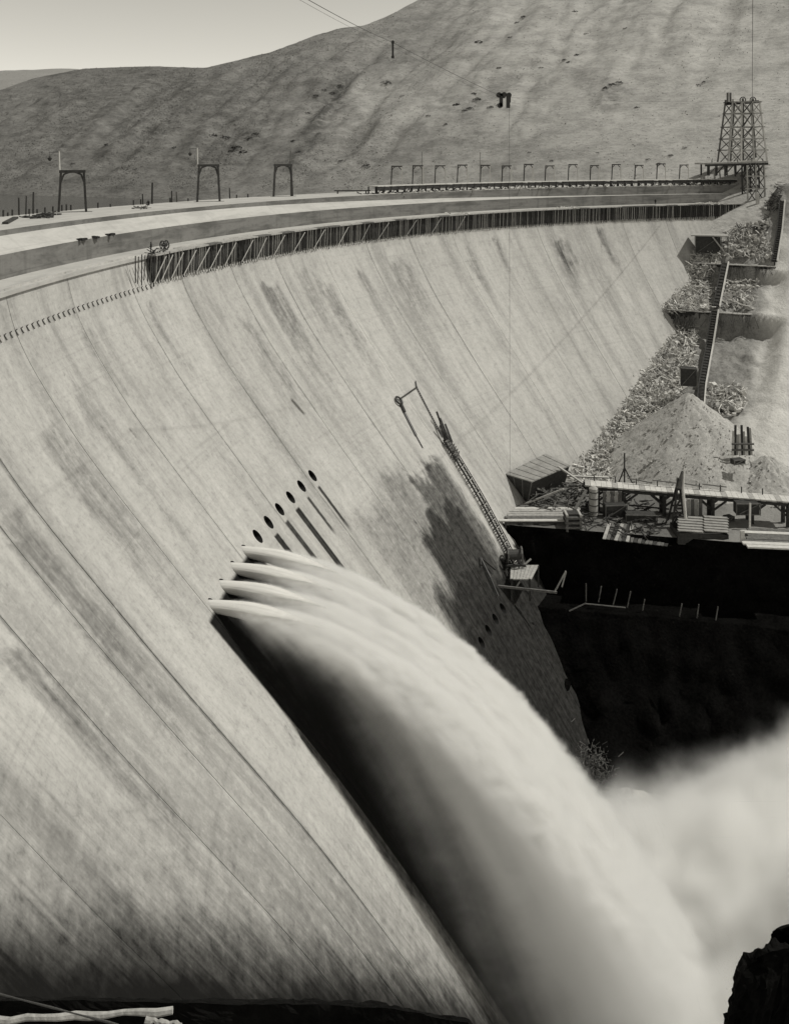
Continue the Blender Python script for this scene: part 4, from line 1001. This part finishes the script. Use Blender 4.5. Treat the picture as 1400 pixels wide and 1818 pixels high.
gravel_cone('gravel_heap', 'lower rounded gravel heap at the right behind the trestle', px(1362, 806, 180), 15, 9.5, M['gravel'])

mb = MB(); rnd = random.Random(9)
for q in range(2600):
    hp_, rr_, hh_ = (px(1222, 693, 192), 22, 17.5) if rnd.random() < .75 else (px(1362, 806, 180), 15, 9.5)
    a = rnd.uniform(0, 6.283); r0 = rr_*min(.99, math.sqrt(rnd.uniform(.01, 1)) * rnd.uniform(.75, 1)); z = -hh_*(r0/rr_)**.96; sz = rnd.uniform(.06, .2)*(1.8 if rnd.random() < .08 else 1)
    c = hp_ + Vector((r0*math.cos(a), r0*math.sin(a), z + .1)); v = [c + Vector(o)*sz*rnd.uniform(.7, 1.3) for o in ((1,0,0),(-1,0,0),(0,1,0),(0,-1,0),(0,0,.8),(0,0,-.8))]
    mb.add(v, [(0,2,4),(2,1,4),(1,3,4),(3,0,4),(2,0,5),(1,2,5),(3,1,5),(0,3,5)])
tag(mb.build('loose_stones', M['gravel']), 'loose stones lying over the two gravel heaps', 'stones', None, 'stuff')
# timber debris heaped in the corner between bank and dam
def debris(name, label, poly, n, big, seed, lift=1.6):
    rnd = random.Random(seed); mats = ('timber_pale', 'timber_white', 'debris_white'); n = int(n*1.5)
    mbs = {m: MB() for m in mats}; xs = [p[0] for p in poly]; ys = [p[1] for p in poly]; cnt = 0
    def inside(x, y):
        c = False; j = len(poly)-1
        for i in range(len(poly)):
            if (poly[i][1] > y) != (poly[j][1] > y) and x < (poly[j][0]-poly[i][0])*(y-poly[i][1])/(poly[j][1]-poly[i][1])+poly[i][0]: c = not c
            j = i
        return c
    while cnt < n:
        x, y = rnd.uniform(min(xs), max(xs)), rnd.uniform(min(ys), max(ys))
        if not inside(x, y): continue
        p = bank_pt(x, y) + Vector((rnd.uniform(-.3,.3), rnd.uniform(-1,.3), rnd.uniform(.1, lift)))
        d = Vector((rnd.uniform(-1,1), rnd.uniform(-1,1), rnd.uniform(-.7,.7))).normalized()*rnd.uniform(.5, big*1.15)
        mbs[mats[cnt % 3]].beam(p-d/2, p+d/2, rnd.choice((.09,.12,.16,.26)), rnd.uniform(.06,.16), rnd.random()*3); cnt += 1
        if cnt % 5 == 0:
            z = rnd.uniform(.4, 1.3); mbs[mats[rnd.choice((0, 0, 1))]].box(p - Vector((0,0,.3)), (z, z*rnd.uniform(.6,1), z*rnd.uniform(.5,.9)), Matrix.Rotation(rnd.random()*3, 3, 'Z') @ Matrix.Rotation(rnd.random(), 3, 'X'))
    for m, l2 in zip(mats, ('weathered ', 'bleached ', 'whitest ')): tag(mbs[m].build(name, M[m]), l2 + label, 'timber debris', None, 'stuff')
debris('timber_debris', 'timber debris heaped along the upper dam edge by the upper wall', [(1262,425),(1240,440),(1222,470),(1200,500),(1184,530),(1174,556),(1264,552),(1262,520),(1250,500),(1272,470),(1275,440)], 800, 2.6, 1, 1.2)
debris('timber_debris', 'timber debris spread between the dam and the lower wall', [(1184,580),(1172,625),(1140,640),(1112,660),(1104,700),(1200,712),(1232,665),(1236,585)], 950, 2.6, 2, 1.2)
debris('timber_debris', 'timber debris filling the corner left of the gravel heap', [(1115,690),(1092,735),(1062,770),(1055,805),(1105,805),(1160,750),(1208,702)], 850, 2.4, 3, 1.2)
debris('timber_debris', 'timber debris around the foot of the bank above the trestle', [(1068,790),(1005,798),(950,812),(985,850),(1035,872),(1085,868),(1105,800)], 800, 2.6, 4, 1.8)
debris('timber_debris', 'timber debris scattered right of the chute foot', [(1250,690),(1320,690),(1325,725),(1290,745),(1255,720)], 220, 2.2, 5)
debris('timber_debris', 'timber debris scattered on the bank below the tower', [(1262,420),(1360,390),(1370,462),(1270,466)], 260, 2.0, 6)
debris('timber_debris', 'timber debris scattered on the slope under the upper wall', [(1278,505),(1345,500),(1335,550),(1285,550)], 160, 2.0, 7)
for x0, x1, y0, y1, n, lab in ((1352, 1386, 326, 378, 150, 'dark tangled timber on the bank right of the lower tower'), (1300, 1362, 384, 410, 130, 'dark scrap timber under the lower tower feet')):
    mb = MB()
    for q in range(n):
        p = bank_pt(random.uniform(x0, x1), random.uniform(y0, y1)) + Vector((0, -.3, random.uniform(.1, 1.0))); d = Vector((random.uniform(-1,1), random.uniform(-1,1), random.uniform(-.6,.8))).normalized()*random.uniform(.6, 2.4); mb.beam(p-d/2, p+d/2, .14, .1)
    tag(mb.build('tower_scrap', M['timber_dark']), lab, 'scrap timber', None, 'stuff')
rubble('bench_scrap', 'dark scrap timber strewn over the bench before the trestle', on_level(1060, 918, 66) + Vector((4,0,0)), 9, 170, M['timber_dark'], (.8, 2.8), flat=.9)
rubble('bench_scrap', 'mixed scrap timber behind the plank deck near the shed', on_level(985, 890, 65.6), 6, 150, M['timber_mid'], (.8, 3.2), flat=2.6)
for x, y, h, lab in ((1110, 1320, 91, 'rubble of broken timber on the rocks at the foot of the dam'),):
    mb = MB()
    for q in range(800):
        xx, yy = random.gauss(1044, 17), random.gauss(1362, 20); Y = 138.5 - (yy-1330)*.03; p0 = px(xx, yy, Y) + Vector((0, random.uniform(-1.5, 0), 0)); d = Vector((random.uniform(-1,1), random.uniform(-1,1), random.uniform(-1,1))).normalized()*random.uniform(.2, 1.1)
        mb.beam(p0, p0+d, random.uniform(.04,.09), .05)
    tag(mb.build('timber_rubble', M['timber_mid']), lab, 'rubble', None, 'stuff')

# ------------------------------------------------------------------ near rocks and timbers
def rock(name, label, pts, seed, m, sub=4, amp=.5, fr=.6, cat='rock'):
    bm = bmesh.new()
    for p in pts: bm.verts.new(p)
    bmesh.ops.convex_hull(bm, input=bm.verts)
    bmesh.ops.delete(bm, geom=[v for v in bm.verts if not v.link_faces], context='VERTS')
    bmesh.ops.triangulate(bm, faces=bm.faces)
    for q in range(sub): bmesh.ops.subdivide_edges(bm, edges=[e for e in bm.edges if e.calc_length() > .25*1.0], cuts=1, use_grid_fill=True); bmesh.ops.triangulate(bm, faces=bm.faces)
    bm.normal_update()
    for v in bm.verts:
        c = v.co*fr; n = mnoise.fractal(c + Vector((seed,0,0)), .7, 2.1, 5); f = mnoise.cell(c*1.3 + Vector((0,seed,0)))
        v.co += v.normal*(amp*n + amp*.35*(f-.5))
    me = bpy.data.meshes.new(name); bm.to_mesh(me); bm.free(); me.materials.append(m); o = link(name, me); tag(o, label, cat); return o
def pz(pl, Y0, Y1): return [px(x, y, Y0) for x, y in pl] + [px(x, y, Y1) for x, y in pl]
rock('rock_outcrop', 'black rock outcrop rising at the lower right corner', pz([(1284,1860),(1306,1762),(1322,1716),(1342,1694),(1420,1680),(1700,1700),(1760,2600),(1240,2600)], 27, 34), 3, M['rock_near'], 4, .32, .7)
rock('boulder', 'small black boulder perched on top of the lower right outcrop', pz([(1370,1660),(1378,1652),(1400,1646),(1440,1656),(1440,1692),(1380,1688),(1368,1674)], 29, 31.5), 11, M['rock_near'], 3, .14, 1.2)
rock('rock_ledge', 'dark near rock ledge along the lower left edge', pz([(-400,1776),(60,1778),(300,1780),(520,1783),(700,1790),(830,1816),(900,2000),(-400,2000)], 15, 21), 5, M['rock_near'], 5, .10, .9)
for i, (x0, y0, x1, y1, Y, w, lab) in enumerate(((-40, 1814, 306, 1795, 14.2, .05, 'long bleached timber lying across the near rock ledge'), (258, 1811, 322, 1822, 13.9, .045, 'short broken pale timber end on the near rock ledge'), (-30, 1758, 210, 1820, 14.0, .014, 'thin wire slanting down over the near rock ledge'))):
    a, b = px(x0, y0, Y), px(x1, y1, Y-.1); n = 12; P = [a.lerp(b, q/n) + Vector((0, random.uniform(-.02,.02)*(w > .03), random.uniform(-.012,.012)*(w > .03))) for q in range(n+1)]
    o = MB().tube(P, [w*(1+.22*math.sin(q*1.3)+random.uniform(-.15,.15)) for q in range(n+1)], 7).build('wire' if w < .03 else 'loose_timber', M['cable' if w < .03 else 'timber_pale']); tag(o, lab, 'wire' if w < .03 else 'timber')

# ------------------------------------------------------------------ brush on the hills
from mathutils.bvhtree import BVHTree
hb = BVHTree.FromPolygons([tuple(v.co) for v in hill.data.vertices], [tuple(p.vertices) for p in hill.data.polygons])
def hill_hit(x, y):
    d = Vector(((x-700)/F_PX, 1, -(y-HOR)/F_PX)).normalized(); r = hb.ray_cast(Vector((0,0,0)), d); return r[0]
def gully_stain(a, b, wid, amt):                 # dark brush following a gully up the hill
    nt = M['hill'].node_tree; p = [q for q in nt.nodes if q.type == 'BSDF_PRINCIPLED'][0]; old = p.inputs['Base Color'].links[0].from_socket
    t = NT.__new__(NT); t.m = M['hill']; t.t = nt
    A, B = hill_hit(*a), hill_hit(*b); d = (B-A).to_2d(); L = d.length; d.normalize(); n = Vector((-d.y, d.x))
    sep = t.n('ShaderNodeSeparateXYZ'); tc = t.n('ShaderNodeTexCoord').outputs['Object']; t.l(tc, sep.inputs[0])
    X = t.math('SUBTRACT', sep.outputs[0], A.x); Y = t.math('SUBTRACT', sep.outputs[1], A.y)
    nz = t.noise(tc, (.05, .05, .05), 5, .7); st = t.noise(tc, (.25, .25, .25), 4, .7)
    D = t.math('ABSOLUTE', t.math('MULTIPLY_ADD', t.math('SUBTRACT', nz, .5), wid*1.8, t.math('ADD', t.math('MULTIPLY', X, n.x), t.math('MULTIPLY', Y, n.y))))
    T = t.math('ADD', t.math('MULTIPLY', X, d.x), t.math('MULTIPLY', Y, d.y))
    m = t.math('MULTIPLY', t.smooth(D, wid*.15, wid, 1.0, 0.0), t.math('MULTIPLY', t.smooth(T, -L*.05, L*.1), t.smooth(T, L*.75, L*1.1, 1.0, 0.0)))
    m = t.math('MULTIPLY', m, t.smooth(st, .36, .6, .25*amt, amt)); t.l(t.mix(m, old, g(.075)), p.inputs['Base Color'])
gully_stain((512, 310), (622, 118), 9, .85); gully_stain((560, 180), (615, 150), 7, .6); gully_stain((845, 330), (1000, 215), 7, .3); gully_stain((800, 215), (900, 140), 8, .45); gully_stain((1060, 195), (1110, 150), 9, .45); gully_stain((370, 275), (460, 225), 14, .6)
def bush_mesh(seed, n=90):
    rnd = random.Random(seed); mb = MB()
    for q in range(n):
        a = rnd.uniform(0, 6.283); r = math.sqrt(rnd.random()); c = Vector((math.cos(a)*r*1.6, math.sin(a)*r*1.3, rnd.random()*1.1*(1-r*r*.7)))
        s = rnd.uniform(.14, .34); x = Vector((rnd.uniform(-1,1), rnd.uniform(-1,1), rnd.uniform(-1,1))).normalized(); y = x.cross(Vector((rnd.uniform(-1,1), rnd.uniform(-1,1), rnd.uniform(-1,1)))).normalized()
        mb.add([c-x*s, c+y*s*.7, c+x*s, c-y*s*.7], [(0,1,2,3)])
    me = bpy.data.meshes.new('shrub'); me.from_pydata(mb.v, [], mb.f); me.materials.append(M['shrub']); me.update(); return me
bms = [bush_mesh(s) for s in (1, 2, 3, 4)]
sp_ = [(685,147,14),(650,294,13),(606,285,8),(812,186,12),(846,176,12),(834,192,10),(825,196,9),(310,262,9),(378,240,12),(400,244,14),(420,262,15),(432,270,12),(441,246,13),(455,238,12),(412,268,10),(190,257,9),(840,166,9),(1098,146,12),(1085,150,12),(1075,156,11),(930,30,10),(918,40,9),(905,66,8),(886,120,7),(1010,110,8),(1002,106,9),(1040,60,8),(850,75,12),(870,190,10),(885,186,9),(960,120,8),(1022,98,10),(1110,50,8),(1130,190,7),(1240,150,9),(1250,145,8),(715,170,7),(560,170,10),(575,160,10),(590,165,9),(605,152,10),(545,200,8),(520,250,9),(530,270,9),(240,300,7),(130,290,7),(760,205,7),(792,220,7),(1170,290,8),(1190,275,8),(1150,282,7),(1215,262,7),(980,285,7),(1060,270,6),(940,270,7),(610,46,7),(1020,20,8)]
SIDE = 0
shrubs = []
for i, (x, y, w) in enumerate(sp_):
    p = hill_hit(x, y)
    if p is None: continue
    o = bpy.data.objects.new('shrub', bms[i % 4]); COL.objects.link(o); o.location = p - Vector((0,0,.2)); s = w/F_PX*p.y/2.4; o.scale = (s*1.1, s*1.1, s*.8); o.rotation_euler = (0,0,random.random()*6.28)
    shrubs.append((o, x, y))
marks = {'the nearest portal frame': (128, 290), 'the second portal frame': (370, 285), 'the third portal frame': (502, 285), 'the cableway carriage': (893, 182), 'the rope carrier': (697, 90), 'the cableway tower': (1312, 230), 'the first trestle portal': (705, 305), 'the seventh trestle portal': (938, 300), 'the twelfth trestle portal': (1134, 300),  'the top right corner of the hill': (1200, 20)}
near = {}
for o, x, y in shrubs:
    m = min(marks, key=lambda q: (marks[q][0]-x)**2 + (marks[q][1]-y)**2); near.setdefault(m, []).append((((marks[m][0]-x)**2 + (marks[m][1]-y)**2)**.5, o, x, y))
NUM = ['nearest', 'second nearest', 'third nearest', 'fourth nearest', 'fifth nearest', 'sixth nearest', 'seventh nearest', 'eighth nearest', 'ninth nearest', 'tenth nearest', 'eleventh nearest', 'twelfth nearest', 'thirteenth nearest', 'fourteenth nearest', 'fifteenth nearest'] + [w + ' nearest' for w in ('sixteenth', 'seventeenth', 'eighteenth', 'nineteenth', 'twentieth', 'twenty-first', 'twenty-second', 'twenty-third', 'twenty-fourth', 'twenty-fifth', 'twenty-sixth', 'twenty-seventh', 'twenty-eighth', 'twenty-ninth', 'thirtieth')]
for m, lst in near.items():
    for q, (d, o, x, y) in enumerate(sorted(lst, key=lambda a: a[0])): tag(o, 'dark low hillside shrub, %s to %s' % (NUM[q], m), 'shrub', 'shrubs on the hillside')
mb = MB(); cnt = 0
rnd = random.Random(5)
while cnt < 14000:
    x, y = rnd.uniform(-60, 1460), rnd.uniform(0, 335)
    dens = .07 + .93*sstep(820, 430, x)
    nz = N(x*.012+y*.010, (x*.5-y*.5)*.004+3, 2.0, 3) + .35*N(x*.05, y*.05, 8)
    if rnd.random() > (.45 + .8*nz)*dens: continue
    p = hill_hit(x, y)
    if p is None or p.z < -20: continue
    s = rnd.uniform(.10, .26)*(.6+p.y/700); a = rnd.random()*3.14; d = Vector((math.cos(a), math.sin(a), 0))*s; e = Vector((-d.y, d.x, 0)); h = Vector((0,0,s*rnd.uniform(.7,1.3)))
    mb.add([p-d, p+d, p+h+e*.3], [(0,1,2)]); mb.add([p-e, p+e, p+h-d*.3], [(0,1,2)]); cnt += 1
tag(mb.build('hill_scrub', simple('scrub', .15, .3, .5, .95)), 'low sagebrush tufts covering the hillside', 'scrub', None, 'stuff')
# ------------------------------------------------------------------ the jets and their spray
P0R = RD - fw(H_OUT); VJ = 18.0
def jet_pt(th, p, drop): return Vector((CX-(P0R-p)*math.cos(th), CY+(P0R-p)*math.sin(th), -(H_OUT+drop)))
t = NT('white_water'); tc = t.n('ShaderNodeUVMap', uv_map='flow').outputs[0]
s1 = t.noise(tc, (.10, 9, 1), 5, .6, .2); s2 = t.noise(tc, (.6, 26, 1), 4, .6)
t.bsdf(t.mix(t.smooth(s1, .35, .7), g(.68), g(.50)), .7, t.math('ADD', t.math('MULTIPLY', s1, .6), t.math('MULTIPLY', s2, .4)), .5, .12, .3); M['white_water'] = t.m
JT = [TH_OUT[9], TH_OUT[8], TH_OUT[7], TH_OUT[6]]
JL = ['nearest jet of white water bursting from the lowest placed outlet', 'second nearest white water jet curving out of the dam face', 'third white water jet curving out of the dam face', 'farthest jet of white water leaving the row of open outlets']
for ji, th0 in enumerate(JT):
    V = []; U = []; FS = []; n, m = 56, 34; PL = 11.0
    for i in range(n+1):
        p = -1.2 + (PL+1.2)*(i/n)**1.15; q = max(p, 0); dr = 4.905*q*q/VJ**2
        a = .64 + .07*q; up = .56 - .005*q; dn = .66 + .15*q
        fin = 1 - sstep(PL*.35, PL, p)*.95; a *= fin; up *= fin; dn *= fin
        for k in range(m):
            ang = 2*math.pi*k/m; c, s = math.cos(ang), math.sin(ang)
            wob = 1 + min(q*.02, .25)*(.5*N(q*.10, ang*2.2+ji*7, 3, 3)) + min(q*.008, .1)*N(q*.5, ang*6+ji*3, 1, 2)
            off = a*c*wob; z = (up if s > 0 else dn)*s*wob
            pt = jet_pt(th0 + off/P0R, p, dr - z); V.append(tuple(pt)); U.append((p, k/m))
    for i in range(n):
        for k in range(m): k2 = (k+1) % m; FS.append((i*m+k, (i+1)*m+k, (i+1)*m+k2, i*m+k2))
    me = bpy.data.meshes.new('water_jet'); me.from_pydata(V, [], FS); me.materials.append(M['white_water'])
    uvl = me.uv_layers.new(name='flow'); idx = np.empty(len(me.loops), dtype=np.int32); me.loops.foreach_get('vertex_index', idx); uvl.data.foreach_set('uv', np.array(U, dtype=np.float32)[idx].ravel())
    me.polygons.foreach_set('use_smooth', [True]*len(me.polygons)); me.update()
    tag(link('water_jet', me), JL[ji], 'water jet', 'jets of water from the outlets')

class GN:                                        # voxel fields built with geometry nodes
    def __init__(s, name):
        s.t = bpy.data.node_groups.new(name, 'GeometryNodeTree'); s.t.interface.new_socket('Geometry', in_out='OUTPUT', socket_type='NodeSocketGeometry')
        s.go = s.t.nodes.new('NodeGroupOutput')
    def n(s, typ, **kw):
        nd = s.t.nodes.new(typ)
        for k, v in kw.items(): setattr(nd, k, v)
        return nd
    def l(s, a, b): s.t.links.new(a, b)
    def set(s, sock, v):
        if isinstance(v, (int, float, tuple)): sock.default_value = v
        else: s.l(v, sock)
    def m(s, op, a, b=0.0, c=None, clamp=False):
        nd = s.n('ShaderNodeMath', operation=op, use_clamp=clamp); s.set(nd.inputs[0], a); s.set(nd.inputs[1], b)
        if c is not None: s.set(nd.inputs[2], c)
        return nd.outputs[0]
    def smooth(s, v, a, b, lo=0.0, hi=1.0):
        nd = s.n('ShaderNodeMapRange', interpolation_type='SMOOTHSTEP'); s.set(nd.inputs[0], v); s.set(nd.inputs[1], a); s.set(nd.inputs[2], b); s.set(nd.inputs[3], lo); s.set(nd.inputs[4], hi); return nd.outputs[0]
    def comb(s, x, y, z):
        nd = s.n('ShaderNodeCombineXYZ'); s.set(nd.inputs[0], x); s.set(nd.inputs[1], y); s.set(nd.inputs[2], z); return nd.outputs[0]
    def noise(s, vec, scale, detail=4, rough=.55):
        nd = s.n('ShaderNodeTexNoise'); s.l(vec, nd.inputs['Vector']); nd.inputs['Scale'].default_value = scale; nd.inputs['Detail'].default_value = detail; nd.inputs['Roughness'].default_value = rough; return nd.outputs[0]
def vol_mat(name, dens, aniso=.25, col=.995):
    mt = bpy.data.materials.new(name); mt.use_nodes = True; nt = mt.node_tree; nt.nodes.clear()
    v = nt.nodes.new('ShaderNodeVolumePrincipled'); v.inputs['Color'].default_value = (col, col*.998, col*.99, 1); v.inputs['Density'].default_value = dens; v.inputs['Anisotropy'].default_value = aniso
    o = nt.nodes.new('ShaderNodeOutputMaterial'); nt.links.new(v.outputs[0], o.inputs['Volume']); return mt
def vol_object(name, label, cat, lo, hi, res, mat, field):
    G = GN(name); pos = G.n('GeometryNodeInputPosition').outputs[0]; sep = G.n('ShaderNodeSeparateXYZ'); G.l(pos, sep.inputs[0])
    d = field(G, pos, *sep.outputs)
    vc = G.n('GeometryNodeVolumeCube'); G.l(d, vc.inputs['Density']); vc.inputs['Min'].default_value = lo; vc.inputs['Max'].default_value = hi
    for k, r in zip(('Resolution X', 'Resolution Y', 'Resolution Z'), res): vc.inputs[k].default_value = r
    sm = G.n('GeometryNodeSetMaterial'); sm.inputs['Material'].default_value = mat; G.l(vc.outputs[0], sm.inputs['Geometry']); G.l(sm.outputs[0], G.go.inputs[0])
    me = bpy.data.meshes.new(name); me.materials.append(mat); o = link(name, me); md = o.modifiers.new('field', 'NODES'); md.node_group = G.t; tag(o, label, cat, None, 'stuff'); return o
def spray_field(G, pos, x, y, z):
    dx = G.m('SUBTRACT', CX, x); dy = G.m('SUBTRACT', y, CY); r = G.m('SQRT', G.m('ADD', G.m('MULTIPLY', dx, dx), G.m('MULTIPLY', dy, dy))); th = G.m('ARCTAN2', dy, dx)
    p = G.m('MAXIMUM', G.m('SUBTRACT', P0R, r), .001); below = G.m('SUBTRACT', G.m('MULTIPLY', z, -1.0), H_OUT)
    arc = G.m('MULTIPLY', th, P0R)
    wid = G.m('MULTIPLY_ADD', p, .15, .80)
    e = None                                     # distance from the nearest jet's middle, in half widths
    for t0 in JT:
        q = G.m('ABSOLUTE', G.m('DIVIDE', G.m('SUBTRACT', arc, t0*P0R), wid)); e = q if e is None else G.m('MINIMUM', e, q)
    sag = G.m('MULTIPLY', G.m('MULTIPLY', e, e), G.m('MULTIPLY', wid, .55))
    fall = G.m('DIVIDE', G.m('MULTIPLY', G.m('MULTIPLY', p, p), 4.905), VJ*VJ)
    depth = G.m('SUBTRACT', G.m('SUBTRACT', G.m('ADD', below, .62), fall), sag)      # metres under the upper skin
    drop = G.m('MAXIMUM', G.m('ADD', below, .75), .02)
    q = G.m('MULTIPLY', p, G.m('SQRT', G.m('DIVIDE', 4.905, drop)))       # launch speed that would bring a drop here
    nv = G.comb(G.m('MULTIPLY', p, .07), G.m('MULTIPLY', arc, .30), G.m('MULTIPLY', q, .62)); n1 = G.noise(nv, 1.0, 5, .62)
    n2 = G.noise(G.comb(G.m('MULTIPLY', p, .5), arc, G.m('MULTIPLY', below, .8)), .45, 5, .68)
    qn = G.m('ADD', q, G.m('MULTIPLY', G.m('SUBTRACT', n1, .5), 3.4))
    rag = G.m('MULTIPLY', G.m('SUBTRACT', n2, .5), G.m('MULTIPLY', G.smooth(p, 4, 50), 5.5))
    n3 = G.noise(G.comb(G.m('MULTIPLY', p, .45), G.m('MULTIPLY', arc, 1.1), G.m('MULTIPLY', below, 1.0)), 1.0, 4, .7)
    rag = G.m('ADD', rag, G.m('MULTIPLY', G.m('SUBTRACT', n3, .5), G.m('MULTIPLY', G.smooth(p, 5, 26), 2.2)))
    top = G.smooth(G.m('ADD', depth, rag), .0, G.m('MULTIPLY_ADD', G.m('MULTIPLY', G.m('MULTIPLY', p, p), p), .00006, .3))
    body = G.smooth(qn, G.m('ADD', G.smooth(p, 2.0, 13.0, 3.9, 7.6), G.smooth(p, 13.0, 32.0, 0.0, 1.9)), G.smooth(p, 2.0, 13.0, 9.0, 14.8))
    skin = G.smooth(depth, .6, 4.5, 1.0, .10)
    streak = G.m('MULTIPLY', G.smooth(n1, .36, .64, .35, 1.25), G.m('MULTIPLY', G.smooth(n2, .3, .65, .45, 1.3), G.smooth(n3, .3, .65, .55, 1.25)))
    side = G.smooth(e, .75, 1.15, 1.0, 0.0)
    return G.m('MULTIPLY', G.m('MULTIPLY', G.m('MULTIPLY', body, top), G.m('MULTIPLY', side, G.smooth(p, .1, 1.2))), G.m('MULTIPLY', skin, streak))
vol_object('water_spray', 'broad veil of white falling spray below the four jets', 'spray', (-19, 80, -97), (50, 114, -45), (220, 110, 170), vol_mat('spray', 2.8, .1, .94), spray_field)
def mist_field(G, pos, x, y, z):
    n1 = G.noise(pos, .05, 6, .66); n2 = G.noise(pos, .2, 5, .65)
    top = G.m('ADD', G.m('MULTIPLY', G.smooth(x, 30.0, 60.0), 8.0), G.m('MULTIPLY_ADD', G.m('SUBTRACT', n1, .5), 24.0, -86.8))
    top = G.m('SUBTRACT', top, G.smooth(y, 112.0, 136.0, 0.0, 6.0)); top = G.m('ADD', top, G.m('MULTIPLY', G.smooth(x, 34, 48), G.smooth(y, 96.0, 110.0, 9.0, 0.0)))
    d = G.smooth(G.m('SUBTRACT', top, z), -2.5, 7.0)
    e = G.m('MULTIPLY', G.m('MULTIPLY', G.smooth(x, 19.0, 32.0), G.smooth(x, 95, 112, 1.0, 0.0)), G.m('MULTIPLY', G.smooth(y, 80.0, 92.0), G.smooth(y, 126.0, 138.0, 1.0, 0.0)))
    return G.m('MULTIPLY', G.m('MULTIPLY', d, e), G.smooth(n2, .25, .62, .6, 1.1))
vol_object('mist', 'billowing white mist rising from the river pool at the right', 'mist', (18, 78, -97), (114, 140, -66), (190, 124, 62), vol_mat('mist', .6, .0, .9995), mist_field)
